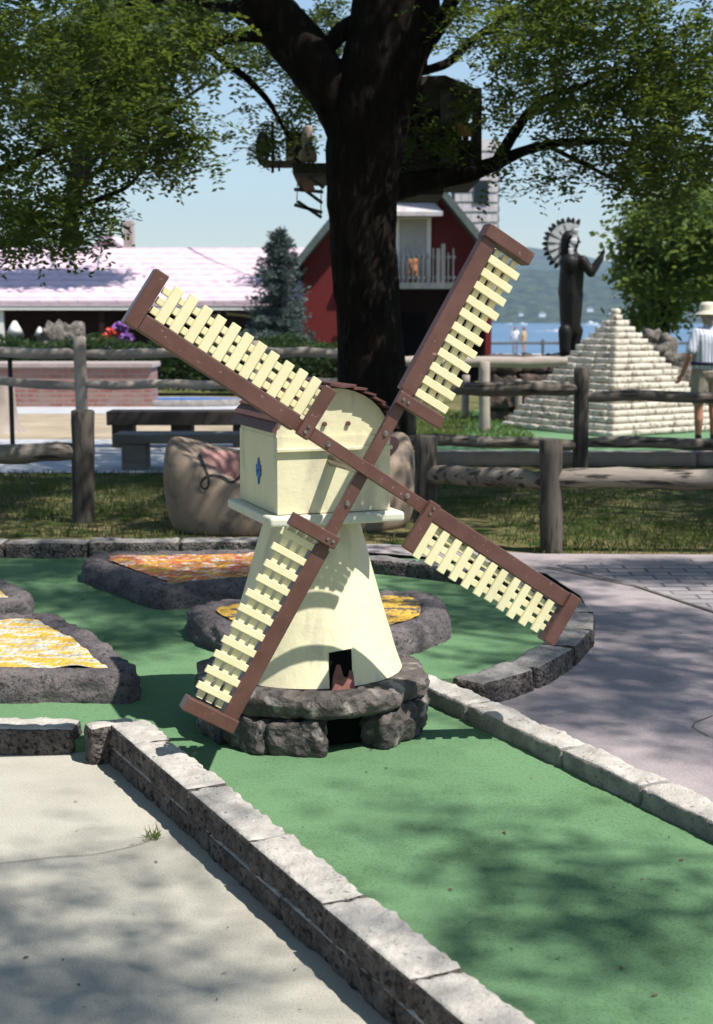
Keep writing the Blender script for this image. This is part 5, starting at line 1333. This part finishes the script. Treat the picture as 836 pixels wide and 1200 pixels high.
for lb,px,py,w in (('white lakeside cottage highest on the wooded shore',692,365,8),('white lakeside cottage left of the dark statue',636,371,8.5),('tiny white cottage low on the shore near the windmill sail',611,370,6),('white cottage behind the pyramid tip',717,370,7)):
    cottage(lb,px,py,1885,w)
# haze
mb=MB(); x0,x1,y0,y1,z0,z1=-9200,9200,-70,4100,-11.0,300
mb.box(((x0+x1)/2,(y0+y1)/2,(z0+z1)/2),(x1-x0,y1-y0,z1-z0))
mh=bpy.data.materials.new('haze_air'); mh.use_nodes=True; N=mh.node_tree.nodes; N.clear(); out=N.new('ShaderNodeOutputMaterial'); pv=N.new('ShaderNodeVolumePrincipled')
pv.inputs['Color'].default_value=(.60,.80,1,1); pv.inputs['Density'].default_value=1.9e-4; pv.inputs['Anisotropy'].default_value=.2
mh.node_tree.links.new(pv.outputs[0],out.inputs['Volume'])
hz=mb.build('haze',mh); tag(hz,kind='stuff')

# ================================================================== LIGHT, SKY, CAMERA
w=bpy.data.worlds.new('World'); sc.world=w; w.use_nodes=True; N=w.node_tree.nodes; L=w.node_tree.links
sky=N.new('ShaderNodeTexSky'); sky.sky_type='NISHITA'; sky.sun_disc=False; sky.sun_elevation=SUN_EL; sky.sun_rotation=math.atan2(to_sun.x,to_sun.y); sky.air_density=1.15; sky.dust_density=.3; sky.ozone_density=2.0
L.new(sky.outputs[0],N['Background'].inputs['Color']); N['Background'].inputs['Strength'].default_value=.105
sd=bpy.data.lights.new('sun','SUN'); sd.energy=5.0; sd.angle=R(.53); sd.color=(1,.955,.88)
so=bpy.data.objects.new('sun',sd); COL.objects.link(so); so.rotation_euler=to_sun.to_track_quat('Z','Y').to_euler(); so.location=(8,-4,12)
cam=bpy.data.cameras.new('camera'); co=bpy.data.objects.new('camera',cam); COL.objects.link(co); sc.camera=co
co.location=(0,0,EYE); co.rotation_euler=(R(90)-PITCH,0,0); cam.sensor_fit='VERTICAL'; cam.sensor_height=36; cam.lens=F/1200*36; cam.clip_end=20000; cam.clip_start=.1
cam.dof.use_dof=True; cam.dof.focus_distance=5.15; cam.dof.aperture_fstop=4.5
sc.view_settings.view_transform='Standard'; sc.view_settings.look='None'; sc.view_settings.gamma=1; sc.view_settings.exposure=.54; sc.view_settings.use_curve_mapping=False
sc.cycles.use_denoising=True
try: sc.cycles.denoiser='OPENIMAGEDENOISE'
except Exception: pass
sc.cycles.max_bounces=8; sc.cycles.volume_bounces=0; sc.cycles.diffuse_bounces=2; sc.cycles.caustics_reflective=False; sc.cycles.caustics_refractive=False; sc.cycles.sample_clamp_indirect=6
